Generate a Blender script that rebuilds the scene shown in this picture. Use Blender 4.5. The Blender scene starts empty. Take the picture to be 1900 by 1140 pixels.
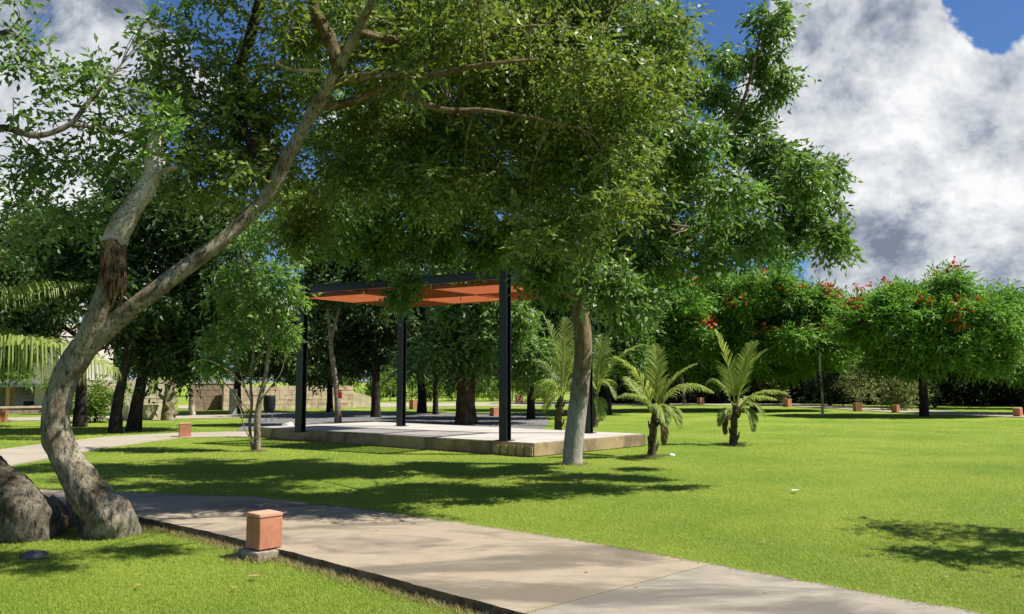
import bpy, bmesh, math, random
import numpy as np
from mathutils import Vector, Matrix, noise as mnoise

R = math.radians
S = bpy.context.scene
COL = S.collection

# ------------------------------------------------------------------ camera
FPX, CX, CY, HOR, EYE = 1540.0, 950.0, 570.0, 708.0, 1.6
PITCH = math.atan((HOR - CY) / FPX)
cam_d = bpy.data.cameras.new('camera')
cam_d.sensor_width = 36.0
cam_d.lens = FPX / 1900.0 * 36.0
cam_d.clip_start = 0.05
cam_d.clip_end = 3000
cam = bpy.data.objects.new('camera', cam_d)
COL.objects.link(cam)
cam.location = (0, 0, EYE)
cam.rotation_euler = (math.pi / 2 + PITCH, 0, 0)
S.camera = cam

# ------------------------------------------------------------------ exposure
S.view_settings.view_transform = 'Standard'
S.view_settings.look = 'None'
S.view_settings.exposure = 0.8
S.view_settings.gamma = 1.0
S.view_settings.use_curve_mapping = False

# ------------------------------------------------------------------ sun
SUN_EL, SUN_AZ = R(56), R(93)           # azimuth clockwise from +Y
SUN = Vector((math.cos(SUN_EL) * math.sin(SUN_AZ), math.cos(SUN_EL) * math.cos(SUN_AZ), math.sin(SUN_EL)))
sd = bpy.data.lights.new('sun', 'SUN')
sd.energy = 5.0
sd.angle = R(0.53)
sd.color = (1.0, 0.95, 0.86)
so = bpy.data.objects.new('sun', sd)
COL.objects.link(so)
so.rotation_euler = (-SUN).to_track_quat('-Z', 'Y').to_euler()
so.location = SUN * 50

# ------------------------------------------------------------------ pixel helpers (photo pixels -> real points)
def ray(px, py):
    x, y = (px - CX) / FPX, (CY - py) / FPX
    return Vector((x, math.cos(PITCH) - y * math.sin(PITCH), math.sin(PITCH) + y * math.cos(PITCH)))
def G(px, py, z=0.0):                   # the point at height z seen at this pixel
    d = ray(px, py)
    t = (z - EYE) / d.z
    return Vector((d.x * t, d.y * t, z))
def P(px, py, Y):                       # the point at distance Y seen at this pixel
    d = ray(px, py)
    t = Y / d.y
    return Vector((d.x * t, Y, EYE + d.z * t))

# ------------------------------------------------------------------ node helpers
class NT:
    def __init__(s, tree):
        s.t = tree
        tree.nodes.clear()
    def n(s, typ, ins=None, **props):
        nd = s.t.nodes.new(typ)
        for k, v in props.items():
            setattr(nd, k, v)
        for k, v in (ins or {}).items():
            sock = nd.inputs[k]
            if isinstance(v, bpy.types.NodeSocket):
                s.t.links.new(v, sock)
            else:
                sock.default_value = v
        return nd
    def math(s, op, a, b=None, c=None, clamp=False):
        ins = {0: a}
        if b is not None: ins[1] = b
        if c is not None: ins[2] = c
        return s.n('ShaderNodeMath', ins, operation=op, use_clamp=clamp).outputs[0]
    def vmath(s, op, a, b=None, out=0):
        ins = {0: a}
        if b is not None: ins[1] = b
        return s.n('ShaderNodeVectorMath', ins, operation=op).outputs[out]
    def noise(s, vec, scale, detail=4, rough=0.55, dist=0.0):
        return s.n('ShaderNodeTexNoise', {'Vector': vec, 'Scale': scale, 'Detail': detail, 'Roughness': rough, 'Distortion': dist}).outputs['Fac']
    def smooth(s, v, a, b, lo=0.0, hi=1.0):
        return s.n('ShaderNodeMapRange', {'Value': v, 1: a, 2: b, 3: lo, 4: hi}, interpolation_type='SMOOTHSTEP').outputs[0]
    def mix(s, f, a, b, mode='MIX'):
        nd = s.n('ShaderNodeMix', {0: f}, data_type='RGBA', blend_type=mode)
        for k, v in ((6, a), (7, b)):
            if isinstance(v, bpy.types.NodeSocket): s.t.links.new(v, nd.inputs[k])
            else: nd.inputs[k].default_value = (*v, 1.0) if len(v) == 3 else v
        return nd.outputs[2]

# ------------------------------------------------------------------ world: Nishita sky and drifting cumulus
SKY = 0.10
world = bpy.data.worlds.new('World')
S.world = world
world.use_nodes = True
world.cycles.sampling_method = 'MANUAL'
world.cycles.sample_map_resolution = 256
w = NT(world.node_tree)
sky = w.n('ShaderNodeTexSky', sky_type='NISHITA', sun_disc=False, sun_elevation=SUN_EL, sun_rotation=SUN_AZ,
          air_density=1.0, dust_density=0.3, ozone_density=3.0)
d = w.vmath('NORMALIZE', w.n('ShaderNodeTexCoord').outputs['Generated'])
dz = w.n('ShaderNodeSeparateXYZ', {0: d}).outputs[2]
inv = w.math('DIVIDE', 1.0, w.math('ADD', w.math('MAXIMUM', dz, 0.0), 1.0))
pv = w.n('ShaderNodeVectorMath', {0: d, 'Scale': inv}, operation='SCALE').outputs[0]
def cloud_density(vec):
    warp = w.n('ShaderNodeTexNoise', {'Vector': vec, 'Scale': 2.6, 'Detail': 3.0, 'Roughness': 0.55}).outputs['Color']
    wv = w.vmath('ADD', vec, w.n('ShaderNodeVectorMath', {0: w.vmath('SUBTRACT', warp, (0.5, 0.5, 0.5)), 'Scale': 0.16}, operation='SCALE').outputs[0])
    puff = w.n('ShaderNodeTexVoronoi', {'Vector': wv, 'Scale': 8.0, 'Detail': 4.0, 'Roughness': 0.72, 'Lacunarity': 2.2}, feature='F1', normalize=True).outputs['Distance']
    base = w.noise(vec, 3.2, 5, 0.55)
    fine = w.noise(wv, 16.0, 5, 0.6)
    v = w.math('ADD', w.math('MULTIPLY', base, 0.62), w.math('MULTIPLY', w.math('SUBTRACT', 1.0, puff), 0.42))
    return w.math('ADD', v, w.math('MULTIPLY', fine, 0.24))
den = cloud_density(pv)
den2 = cloud_density(w.vmath('ADD', pv, (0.026, -0.008, 0.040)))
def blob(px, py, rad, amt):
    dt = w.vmath('DOT_PRODUCT', d, tuple(ray(px, py).normalized()), out=1)
    return w.smooth(dt, math.cos(R(rad)), math.cos(R(rad * 0.25)), 0.0, amt)
bias = None
for q in ((1850, 0, 4.0, -0.19), (1290, 60, 5.5, -0.24), (430, 20, 5.5, -0.20), (1425, 468, 3.0, -0.15), (470, 330, 7, -0.16), (1600, 500, 2.4, -0.09),
          (1650, 250, 14, 0.19), (150, 120, 11, 0.16), (1560, 60, 6, 0.10), (1780, 480, 9, 0.14), (1700, 560, 4, 0.08), (1370, 500, 4, 0.10), (800, 100, 9, -0.06)):
    m = blob(*q)
    bias = m if bias is None else w.math('ADD', bias, m)
dd = w.math('ADD', den, bias)
mask = w.smooth(dd, 0.765, 0.815)
lit = w.math('SUBTRACT', den, den2)
sh = w.math('ADD', w.math('MULTIPLY', lit, 6.2), 0.45)
sh = w.math('SUBTRACT', sh, w.math('MULTIPLY', w.smooth(dd, 0.80, 1.05), 0.22))
sh = w.math('ADD', sh, w.math('MULTIPLY', w.math('SUBTRACT', w.noise(pv, 3.0, 5, 0.5, 0.2), 0.5), 0.40))
for q in ((1780, 460, 7, -0.10), (1770, 250, 7, 0.20), (1860, 330, 5, 0.14), (1640, 90, 5, -0.04), (1700, 555, 4, 0.2), (200, 90, 7, -0.12), (100, 230, 4, 0.15)):
    sh = w.math('ADD', sh, blob(*q))
sh = w.math('ADD', w.math('MULTIPLY', sh, 0.80), 0.13)
ramp = w.n('ShaderNodeValToRGB', {0: sh})
els = ramp.color_ramp.elements
els[0].position, els[0].color = 0.0, (1.2, 1.42, 1.85, 1)
els[1].position, els[1].color = 1.0, (5.6, 5.65, 5.7, 1)
e = els.new(0.25); e.color = (2.2, 2.45, 2.9, 1)
e = els.new(0.48); e.color = (3.5, 3.7, 4.0, 1)
e = els.new(0.74); e.color = (4.5, 4.6, 4.75, 1)
skyc = w.mix(1.0, sky.outputs[0], (0.33, 0.45, 0.62), 'MULTIPLY')
final = w.mix(mask, skyc, ramp.outputs[0])
bg = w.n('ShaderNodeBackground', {'Color': final, 'Strength': SKY})
w.n('ShaderNodeOutputWorld', {'Surface': bg.outputs[0]})

# ------------------------------------------------------------------ material helpers
def material(name):
    m = bpy.data.materials.new(name)
    m.use_nodes = True
    return m, NT(m.node_tree)

def finish(nt, shader):
    nt.n('ShaderNodeOutputMaterial', {'Surface': shader})

def principled(nt, color, rough=0.8, normal=None, spec=0.3, metal=0.0):
    ins = {'Base Color': color if isinstance(color, bpy.types.NodeSocket) else (*color, 1), 'Roughness': rough, 'Metallic': metal, 'Specular IOR Level': spec}
    if normal is not None: ins['Normal'] = normal
    return nt.n('ShaderNodeBsdfPrincipled', ins).outputs[0]

def bump(nt, h, strength=0.5, dist=0.02):
    return nt.n('ShaderNodeBump', {'Height': h, 'Strength': strength, 'Distance': dist}).outputs[0]

def leaf_material(name, dark, light, trans, tw=0.42, gloss=0.35):
    """leaf blade: per-leaf colour spread, light coming through, waxy sheen"""
    m, nt = material(name)
    rnd = nt.n('ShaderNodeAttribute', attribute_name='rnd').outputs['Fac']
    c = nt.mix(rnd, dark, light)
    tc = nt.mix(rnd, [v * 0.75 for v in trans], [v * 1.2 for v in trans])
    p = principled(nt, c, gloss, None, 0.28)
    t = nt.n('ShaderNodeBsdfTranslucent', {'Color': tc}).outputs[0]
    finish(nt, nt.n('ShaderNodeMixShader', {0: tw, 1: p, 2: t}).outputs[0])
    return m

def bark_material(name, base, dark, light, scale=1.0, bmp=0.7, stretch=0.35, patch=0.5):
    m, nt = material(name)
    co = nt.n('ShaderNodeTexCoord').outputs['Object']
    v = nt.n('ShaderNodeMapping', {'Vector': co, 'Scale': (scale, scale, scale * stretch)}).outputs[0]
    n1 = nt.noise(v, 14, 7, 0.65, 0.6)
    n2 = nt.noise(co, 3.2 * scale, 5, 0.6, 0.4)
    n3 = nt.noise(v, 45, 4, 0.7)
    c = nt.mix(nt.smooth(n2, 0.38, 0.62), base, light)
    n5 = nt.noise(nt.vmath('ADD', co, (5.0, 2.0, 9.0)), 1.7 * scale, 4, 0.65, 0.8)
    c = nt.mix(nt.math('MULTIPLY', nt.smooth(n5, 0.50, 0.62), 0.75), c, [base[0] * 0.50, base[1] * 0.42, base[2] * 0.33])
    c = nt.mix(nt.math('MULTIPLY', nt.smooth(n1, 0.40 + 0.1 * patch, 0.30 + 0.1 * patch), 0.85), c, dark)
    v2 = nt.n('ShaderNodeMapping', {'Vector': co, 'Scale': (scale, scale, scale * stretch * 0.45)}).outputs[0]
    n4 = nt.noise(v2, 26, 6, 0.7, 0.3)
    c = nt.mix(nt.math('MULTIPLY', nt.smooth(n4, 0.49, 0.38), 0.85), c, [v_ * 0.8 for v_ in dark])
    c = nt.mix(nt.math('MULTIPLY', nt.smooth(n3, 0.52, 0.7), 0.5), c, dark)
    h = nt.math('ADD', nt.math('ADD', nt.math('MULTIPLY', n1, 0.6), nt.math('MULTIPLY', n4, 0.6)), nt.math('MULTIPLY', n3, 0.35))
    finish(nt, principled(nt, c, 0.9, bump(nt, h, bmp, 0.04), 0.15))
    return m

def plain_material(name, color, rough=0.7, var=0.25, scale=6.0, bmp=0.15, spec=0.3, metal=0.0):
    m, nt = material(name)
    co = nt.n('ShaderNodeTexCoord').outputs['Object']
    n1 = nt.noise(co, scale, 6, 0.65)
    n2 = nt.noise(co, scale * 9, 3, 0.6)
    c = nt.mix(nt.smooth(n1, 0.3, 0.7), [v * (1 - var) for v in color], [min(1, v * (1 + var)) for v in color])
    h = nt.math('ADD', n1, nt.math('MULTIPLY', n2, 0.5))
    finish(nt, principled(nt, c, rough, bump(nt, h, bmp, 0.01), spec, metal))
    return m

M = {}
# lawn soil and turf sheet
m, nt = material('lawn'); M['lawn'] = m
co = nt.n('ShaderNodeTexCoord').outputs['Object']
n1 = nt.noise(co, 0.35, 5, 0.6, 0.3); n2 = nt.noise(co, 2.2, 5, 0.6); n3 = nt.noise(co, 38, 4, 0.7); n4 = nt.noise(co, 140, 2, 0.6)
c = nt.mix(nt.smooth(n1, 0.32, 0.68), (0.15, 0.255, 0.026), (0.285, 0.355, 0.05))
c = nt.mix(nt.math('MULTIPLY', nt.smooth(n2, 0.5, 0.72), 0.5), c, (0.30, 0.345, 0.07))
c = nt.mix(nt.math('MULTIPLY', nt.smooth(n3, 0.55, 0.36), 0.45), c, (0.10, 0.165, 0.018))
c = nt.mix(nt.math('MULTIPLY', nt.smooth(n4, 0.58, 0.72), 0.35), c, (0.30, 0.33, 0.09))
h = nt.math('ADD', nt.math('MULTIPLY', n3, 0.8), nt.math('MULTIPLY', n4, 0.5))
finish(nt, principled(nt, c, 0.9, bump(nt, h, 0.9, 0.05), 0.1))
# concrete of the paths
def concrete(name, a, b, dirt, stain=0.55):
    m, nt = material(name)
    co = nt.n('ShaderNodeTexCoord').outputs['Object']
    st = nt.n('ShaderNodeMapping', {'Vector': co, 'Rotation': (0, 0, R(40)), 'Scale': (0.55, 1.5, 1)}).outputs[0]
    n1 = nt.noise(st, 0.9, 6, 0.62, 0.5); n2 = nt.noise(co, 5, 6, 0.7, 0.3); n3 = nt.noise(co, 60, 3, 0.7); n4 = nt.noise(st, 2.3, 8, 0.7, 0.8)
    c = nt.mix(nt.smooth(n2, 0.3, 0.7), a, b)
    c = nt.mix(nt.math('MULTIPLY', nt.smooth(n1, 0.46, 0.62), stain), c, dirt)
    c = nt.mix(nt.math('MULTIPLY', nt.smooth(n4, 0.56, 0.70), stain * 0.6), c, [v * 0.8 for v in dirt])
    c = nt.mix(nt.math('MULTIPLY', nt.smooth(n3, 0.56, 0.74), 0.25), c, [v * 0.6 for v in dirt])
    h = nt.math('ADD', nt.math('MULTIPLY', n2, 0.7), nt.math('MULTIPLY', n3, 0.4))
    finish(nt, principled(nt, c, 0.88, bump(nt, h, 0.35, 0.012), 0.2))
    return m
M['path'] = concrete('path_concrete', (0.285, 0.236, 0.170), (0.335, 0.275, 0.200), (0.135, 0.114, 0.085), 0.9)
M['path_grey'] = concrete('greyer_path_concrete', (0.250, 0.222, 0.178), (0.310, 0.272, 0.215), (0.120, 0.107, 0.088), 0.9)
M['path_far'] = concrete('pale_path_concrete', (0.33, 0.285, 0.225), (0.38, 0.33, 0.26), (0.22, 0.19, 0.14), 0.35)
M['slab'] = concrete('slab_concrete', (0.41, 0.38, 0.335), (0.47, 0.44, 0.39), (0.26, 0.235, 0.205), 0.5)
M['slab_side'] = concrete('slab_side_stone', (0.32, 0.235, 0.125), (0.40, 0.30, 0.17), (0.11, 0.08, 0.05), 0.7)
M['path_edge'] = plain_material('path_edge_earth', (0.13, 0.095, 0.06), 0.95, 0.5, 9, 0.6)
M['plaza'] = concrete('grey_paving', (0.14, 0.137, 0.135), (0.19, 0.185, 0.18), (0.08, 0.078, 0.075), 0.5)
M['terracotta'] = plain_material('terracotta_render', (0.46, 0.195, 0.110), 0.85, 0.18, 5, 0.2)
M['terracotta_pale'] = plain_material('pale_terracotta_top', (0.53, 0.29, 0.19), 0.85, 0.12, 5, 0.2)
M['plinth'] = plain_material('plinth_concrete', (0.30, 0.255, 0.185), 0.9, 0.35, 12, 0.5)
M['steel'] = plain_material('dark_painted_steel', (0.007, 0.008, 0.010), 0.42, 0.3, 3, 0.05, 0.5)
M['steel_edge'] = plain_material('pale_steel_edge', (0.20, 0.15, 0.12), 0.5, 0.2, 3, 0.05, 0.5)
M['orange'] = plain_material('orange_painted_slat', (0.37, 0.090, 0.028), 0.7, 0.18, 4, 0.1)
M['orange_frame'] = plain_material('orange_painted_frame', (0.30, 0.075, 0.022), 0.7, 0.18, 4, 0.1)
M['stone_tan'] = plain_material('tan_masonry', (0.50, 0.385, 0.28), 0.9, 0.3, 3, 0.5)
M['stone_cream'] = plain_material('cream_masonry', (0.52, 0.45, 0.32), 0.9, 0.2, 3, 0.4)
M['render_white'] = plain_material('white_render', (0.52, 0.46, 0.40), 0.85, 0.1, 2, 0.1)
M['render_grey'] = plain_material('grey_render', (0.33, 0.33, 0.33), 0.85, 0.15, 2, 0.1)
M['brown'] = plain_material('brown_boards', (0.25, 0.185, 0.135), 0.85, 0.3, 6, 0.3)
M['ochre'] = plain_material('ochre_render', (0.52, 0.33, 0.16), 0.85, 0.15, 3, 0.1)
M['dark'] = plain_material('black_plastic', (0.012, 0.011, 0.012), 0.6, 0.3, 5, 0.1)
M['red'] = plain_material('red_paint', (0.50, 0.04, 0.025), 0.5, 0.1, 5, 0.05)
M['rock'] = plain_material('white_rock', (0.50, 0.46, 0.38), 0.9, 0.4, 7, 0.7)
M['rock_dark'] = plain_material('dark_rock', (0.10, 0.095, 0.09), 0.9, 0.4, 7, 0.7)
M['dry_leaf'] = plain_material('dry_leaf', (0.34, 0.22, 0.12), 0.8, 0.3, 20, 0.2)
M['white_litter'] = plain_material('white_paper', (0.75, 0.72, 0.66), 0.8, 0.1, 20, 0.2)
# bark
M['bark_lean'] = bark_material('grey_mottled_bark', (0.25, 0.21, 0.148), (0.045, 0.034, 0.022), (0.38, 0.33, 0.24), 1.5, 1.0, 0.40, 0.15)
M['bark_lean_shaded'] = bark_material('shade_darkened_bark', (0.125, 0.105, 0.075), (0.026, 0.021, 0.014), (0.22, 0.19, 0.14), 1.5, 1.0, 0.4, 0.3)  # darker grey bark, the shade on the second trunk put into its colour
M['bark_pale'] = bark_material('pale_peeling_bark', (0.42, 0.36, 0.27), (0.10, 0.075, 0.055), (0.58, 0.53, 0.44), 1.6, 0.6, 1.6, 0.1)
M['torn'] = bark_material('torn_brown_wood', (0.17, 0.095, 0.052), (0.022, 0.014, 0.010), (0.34, 0.22, 0.13), 2.4, 1.0, 0.2, 0.9)
M['bark_dark'] = bark_material('dark_bark', (0.032, 0.025, 0.020), (0.012, 0.009, 0.007), (0.055, 0.043, 0.033), 1.0, 0.8, 0.3, 0.5)
M['bark_brown'] = bark_material('reddish_brown_bark', (0.085, 0.046, 0.026), (0.03, 0.017, 0.011), (0.14, 0.09, 0.055), 1.0, 0.8, 0.3, 0.5)
M['bark_young'] = bark_material('olive_young_bark', (0.24, 0.19, 0.12), (0.08, 0.06, 0.04), (0.36, 0.31, 0.22), 2.0, 0.5, 0.4, 0.3)
M['bark_branch'] = bark_material('olive_branch_bark', (0.13, 0.095, 0.05), (0.04, 0.03, 0.02), (0.22, 0.17, 0.10), 2.0, 0.7, 0.4, 0.5)
M['twig'] = bark_material('twig_bark', (0.17, 0.135, 0.085), (0.06, 0.05, 0.03), (0.26, 0.21, 0.14), 3.0, 0.4, 0.5, 0.3)
M['palm_trunk'] = bark_material('fibrous_palm_trunk', (0.10, 0.075, 0.045), (0.025, 0.02, 0.014), (0.22, 0.18, 0.11), 3.0, 0.9, 2.5, 0.5)
# limewashed trunk of the tree by the slab
m, nt = material('limewashed_bark'); M['bark_lime'] = m
co = nt.n('ShaderNodeTexCoord').outputs['Object']
z = nt.n('ShaderNodeSeparateXYZ', {0: co}).outputs[2]
v = nt.n('ShaderNodeMapping', {'Vector': co, 'Scale': (1, 1, 0.4)}).outputs[0]
n1 = nt.noise(v, 16, 7, 0.65, 0.5); n2 = nt.noise(co, 4, 5, 0.6); n3 = nt.noise(v, 50, 4, 0.7)
brown = nt.mix(nt.smooth(n1, 0.35, 0.65), (0.14, 0.10, 0.06), (0.27, 0.21, 0.135))
lime = nt.mix(nt.smooth(n1, 0.35, 0.6), (0.29, 0.265, 0.22), (0.40, 0.37, 0.315))
f = nt.smooth(nt.math('ADD', z, nt.math('MULTIPLY', n2, 1.6)), 1.7, 2.7)
c = nt.mix(f, lime, brown)
c = nt.mix(nt.math('MULTIPLY', nt.smooth(n3, 0.56, 0.72), 0.5), c, (0.07, 0.055, 0.04))
finish(nt, principled(nt, c, 0.9, bump(nt, nt.math('ADD', n1, nt.math('MULTIPLY', n3, 0.5)), 0.7, 0.03), 0.15))
# foliage
M['leaf_lean'] = leaf_material('olive_leaf', (0.022, 0.052, 0.010), (0.350, 0.430, 0.135), (0.34, 0.46, 0.05), 0.28, 0.45)
M['leaf_main'] = leaf_material('mid_green_leaf', (0.017, 0.058, 0.012), (0.280, 0.400, 0.135), (0.26, 0.48, 0.06), 0.26, 0.45)
M['leaf_bright'] = leaf_material('bright_green_leaf', (0.040, 0.115, 0.020), (0.270, 0.400, 0.115), (0.32, 0.56, 0.07), 0.34, 0.45)
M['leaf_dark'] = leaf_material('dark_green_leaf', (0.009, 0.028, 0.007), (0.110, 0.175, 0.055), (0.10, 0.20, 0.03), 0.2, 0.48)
M['leaf_flam'] = leaf_material('feathery_green_leaf', (0.040, 0.125, 0.016), (0.300, 0.480, 0.090), (0.22, 0.50, 0.04), 0.25, 0.6)
M['dry_frond'] = leaf_material('dry_frond', (0.10, 0.065, 0.03), (0.24, 0.17, 0.09), (0.2, 0.14, 0.06), 0.2, 0.7)
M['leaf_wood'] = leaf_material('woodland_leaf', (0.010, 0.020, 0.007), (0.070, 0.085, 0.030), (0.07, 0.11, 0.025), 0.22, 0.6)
M['leaf_pale'] = leaf_material('pale_shrub_leaf', (0.13, 0.17, 0.05), (0.34, 0.36, 0.15), (0.28, 0.34, 0.09), 0.3, 0.6)
M['leaf_bush'] = leaf_material('sunny_bush_leaf', (0.075, 0.15, 0.028), (0.24, 0.33, 0.06), (0.30, 0.44, 0.06), 0.36, 0.6)
M['leaf_palm'] = leaf_material('palm_leaflet', (0.13, 0.20, 0.035), (0.33, 0.38, 0.11), (0.44, 0.52, 0.09), 0.42, 0.5)
M['rachis'] = plain_material('yellow_green_rachis', (0.26, 0.29, 0.07), 0.5, 0.15, 9, 0.1)
M['grass'] = leaf_material('grass_blade', (0.165, 0.255, 0.024), (0.375, 0.435, 0.072), (0.38, 0.48, 0.06), 0.36, 0.6)
m, nt = material('orange_blossom'); M['blossom'] = m
rnd = nt.n('ShaderNodeAttribute', attribute_name='rnd').outputs['Fac']
finish(nt, principled(nt, nt.mix(rnd, (0.60, 0.045, 0.012), (0.75, 0.19, 0.03)), 0.6))

# ------------------------------------------------------------------ object helpers
def tag(o, label=None, cat=None, group=None, kind=None):
    if label: o['label'] = label
    if cat: o['category'] = cat
    if group: o['group'] = group
    if kind: o['kind'] = kind
    return o

def empty(name, loc, label, cat, group=None, rz=0.0):
    o = bpy.data.objects.new(name, None)
    o.empty_display_size = 0.2
    o.location = loc
    o.rotation_euler = (0, 0, rz)
    COL.objects.link(o)
    return tag(o, label, cat, group)

class MB:
    """collects vertices and faces of ONE mesh"""
    def __init__(s):
        s.v, s.f, s.smooth = [], [], []
    def add(s, vs, fs, smooth=False):
        o = len(s.v)
        s.v.extend([tuple(p) for p in vs])
        s.f.extend([tuple(i + o for i in f) for f in fs])
        s.smooth.extend([smooth] * len(fs))
    def box(s, c, size, ax=None, ay=None):
        ax = Vector(ax or (1, 0, 0)); ay = Vector(ay or (0, 1, 0)); az = Vector((0, 0, 1))
        c = Vector(c); a, b, h = size[0] / 2, size[1] / 2, size[2] / 2
        vs = [c + ax * (i * a) + ay * (j * b) + az * (k * h) for k in (-1, 1) for (i, j) in ((-1, -1), (1, -1), (1, 1), (-1, 1))]
        s.add(vs, [(3, 2, 1, 0), (4, 5, 6, 7), (0, 1, 5, 4), (1, 2, 6, 5), (2, 3, 7, 6), (3, 0, 4, 7)])
    def prism(s, poly, z0, z1, top=True, bottom=True, sides=True):
        n = len(poly)
        vs = [(p[0], p[1], z0) for p in poly] + [(p[0], p[1], z1) for p in poly]
        fs = []
        if top: fs.append(tuple(range(n, 2 * n)))
        if bottom: fs.append(tuple(range(n - 1, -1, -1)))
        if sides: fs += [(i, (i + 1) % n, n + (i + 1) % n, n + i) for i in range(n)]
        s.add(vs, fs)
    def tube(s, pts, radii, sides=10, res=4, wob=0.0, freq=4.0, seed=0.0, cap=True, flare=None):
        pts = [Vector(p) for p in pts]
        cp, cr = [], []
        n = len(pts)
        for i in range(n - 1):
            p0, p1, p2, p3 = pts[max(i - 1, 0)], pts[i], pts[i + 1], pts[min(i + 2, n - 1)]
            for k in range(res):
                t = k / res
                cp.append(0.5 * ((2 * p1) + (p2 - p0) * t + (2 * p0 - 5 * p1 + 4 * p2 - p3) * t * t + (3 * p1 - p0 - 3 * p2 + p3) * t ** 3))
                cr.append(radii[i] + (radii[i + 1] - radii[i]) * t)
        cp.append(pts[-1]); cr.append(radii[-1])
        vs, fs = [], []
        up = None
        for i, p in enumerate(cp):
            tg = (cp[min(i + 1, len(cp) - 1)] - cp[max(i - 1, 0)]).normalized()
            if up is None:
                up = Vector((0, 1, 0)) if abs(tg.y) < 0.8 else Vector((1, 0, 0))
            a = (up - tg * up.dot(tg)).normalized(); b = tg.cross(a); up = a
            for k in range(sides):
                an = 2 * math.pi * k / sides
                dr = a * math.cos(an) + b * math.sin(an)
                r = cr[i]
                if wob:
                    q = p * freq + dr * 1.3 + Vector((seed, seed * 2, 0))
                    r *= 1 + wob * mnoise.noise(q) + wob * 0.5 * mnoise.noise(q * 2.7) + (wob * 0.30 * mnoise.noise(Vector((q.x * 7, q.y * 7, q.z * 2.2))) if sides > 24 else 0)
                if flare and i < flare[0]:
                    r *= 1 + flare[1] * (1 - i / flare[0]) * (0.6 + 0.7 * max(0, math.cos(an * flare[2] + seed)))
                vs.append(p + dr * r)
        for i in range(len(cp) - 1):
            for k in range(sides):
                k2 = (k + 1) % sides
                fs.append((i * sides + k, i * sides + k2, (i + 1) * sides + k2, (i + 1) * sides + k))
        if cap:
            fs.append(tuple(range((len(cp) - 1) * sides, len(cp) * sides)))
            fs.append(tuple(range(sides - 1, -1, -1)))
        s.add(vs, fs, True)
        return cp, cr
    def build(s, name, mat, parent=None, offset=None, bevel=0.0):
        me = bpy.data.meshes.new(name)
        off = Vector(offset) if offset is not None else Vector((0, 0, 0))
        me.from_pydata([tuple(Vector(v) - off) for v in s.v], [], s.f)
        me.polygons.foreach_set('use_smooth', s.smooth)
        mats = mat if isinstance(mat, (list, tuple)) else [mat]
        for mm in mats: me.materials.append(mm)
        me.update()
        if bevel:
            bm = bmesh.new(); bm.from_mesh(me)
            bmesh.ops.bevel(bm, geom=[e for e in bm.edges], offset=bevel, segments=2, affect='EDGES', clamp_overlap=True)
            bm.to_mesh(me); bm.free()
        o = bpy.data.objects.new(name, me)
        COL.objects.link(o)
        if parent is not None: o.parent = parent
        return o

def quad_mesh(name, V, rnd, mat, parent=None, offset=(0, 0, 0), per=4):
    """V: (n, per, 3) float array, one leaf per row, rnd one value per leaf"""
    n = V.shape[0]
    me = bpy.data.meshes.new(name)
    me.vertices.add(n * per); me.loops.add(n * per); me.polygons.add(n)
    me.vertices.foreach_set('co', (V.reshape(-1, 3) - np.array(offset)).astype(np.float32).ravel())
    me.loops.foreach_set('vertex_index', np.arange(n * per, dtype=np.int32))
    me.polygons.foreach_set('loop_start', np.arange(0, n * per, per, dtype=np.int32))
    me.polygons.foreach_set('loop_total', np.full(n, per, dtype=np.int32))
    at = me.attributes.new('rnd', 'FLOAT', 'FACE')
    at.data.foreach_set('value', rnd.astype(np.float32))
    me.materials.append(mat)
    me.update(calc_edges=True)
    o = bpy.data.objects.new(name, me)
    COL.objects.link(o)
    if parent is not None: o.parent = parent
    return o

def unit(a):
    return a / np.maximum(np.linalg.norm(a, axis=-1, keepdims=True), 1e-9)

def leaf_quads(Pb, D, N, L, W, fold=0.25):
    Sd = unit(np.cross(D, N)); N = np.cross(Sd, D)
    L = L[:, None]; W = W[:, None]
    mid = Pb + D * L * 0.45
    return np.stack([Pb, mid + Sd * W * 0.5 + N * W * fold, Pb + D * L - N * L * 0.08, mid - Sd * W * 0.5 + N * W * fold], axis=1)

def foliage(subs, rng, per_sub, k, L, W, sl, droop, flat=0.8, tone=0.45, upn=0.8):
    """sprays of k leaves spread through each sub-clump (centre, radius); returns leaf quads, tones"""
    C = np.array([c for c, r, q in subs]); Rr = np.array([r for c, r, q in subs]); Q = np.array([q for c, r, q in subs])
    n = np.maximum(2, (per_sub * Q).astype(int))
    idx = np.repeat(np.arange(len(subs)), n)
    T = len(idx)
    dirs = unit(rng.normal(size=(T, 3)))
    rad = Rr[idx] * rng.random(T) ** 0.5
    pos = C[idx] + dirs * rad[:, None] * np.array([1, 1, flat])
    d = unit(dirs * 0.8 + rng.normal(size=(T, 3)) * 0.45 + np.array([0, 0, -droop * 0.6]))
    sub_tone = rng.random(len(subs))[idx]
    out, tones = [], []
    sll = sl * (0.6 + 0.8 * rng.random(T))
    for j in range(k):
        t = (j + 0.6) / k
        pt = pos + d * (sll * t)[:, None] + np.array([0, 0, -1.0]) * (droop * sll * t * t * 0.6)[:, None]
        side = unit(np.cross(d, np.array([0, 0, 1.0])) + rng.normal(size=(T, 3)) * 0.3) * (1 if j % 2 else -1)
        D = unit(d * (0.55 if j < k - 1 else 2.0) + side * 0.9 + rng.normal(size=(T, 3)) * 0.3 + np.array([0, 0, -droop * 0.6]))
        N = unit(np.array([0, 0, upn * 0.7]) + rng.normal(size=(T, 3)) * 0.75)
        sc = 0.7 + 0.6 * rng.random(T)
        out.append(leaf_quads(pt, D, N, L * sc, W * sc))
        tones.append(np.clip(sub_tone * (1 - tone) * 0.7 + rng.random(T) * (0.3 + tone * 0.7), 0, 1) ** 1.4)
    return np.concatenate(out), np.concatenate(tones)

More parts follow.
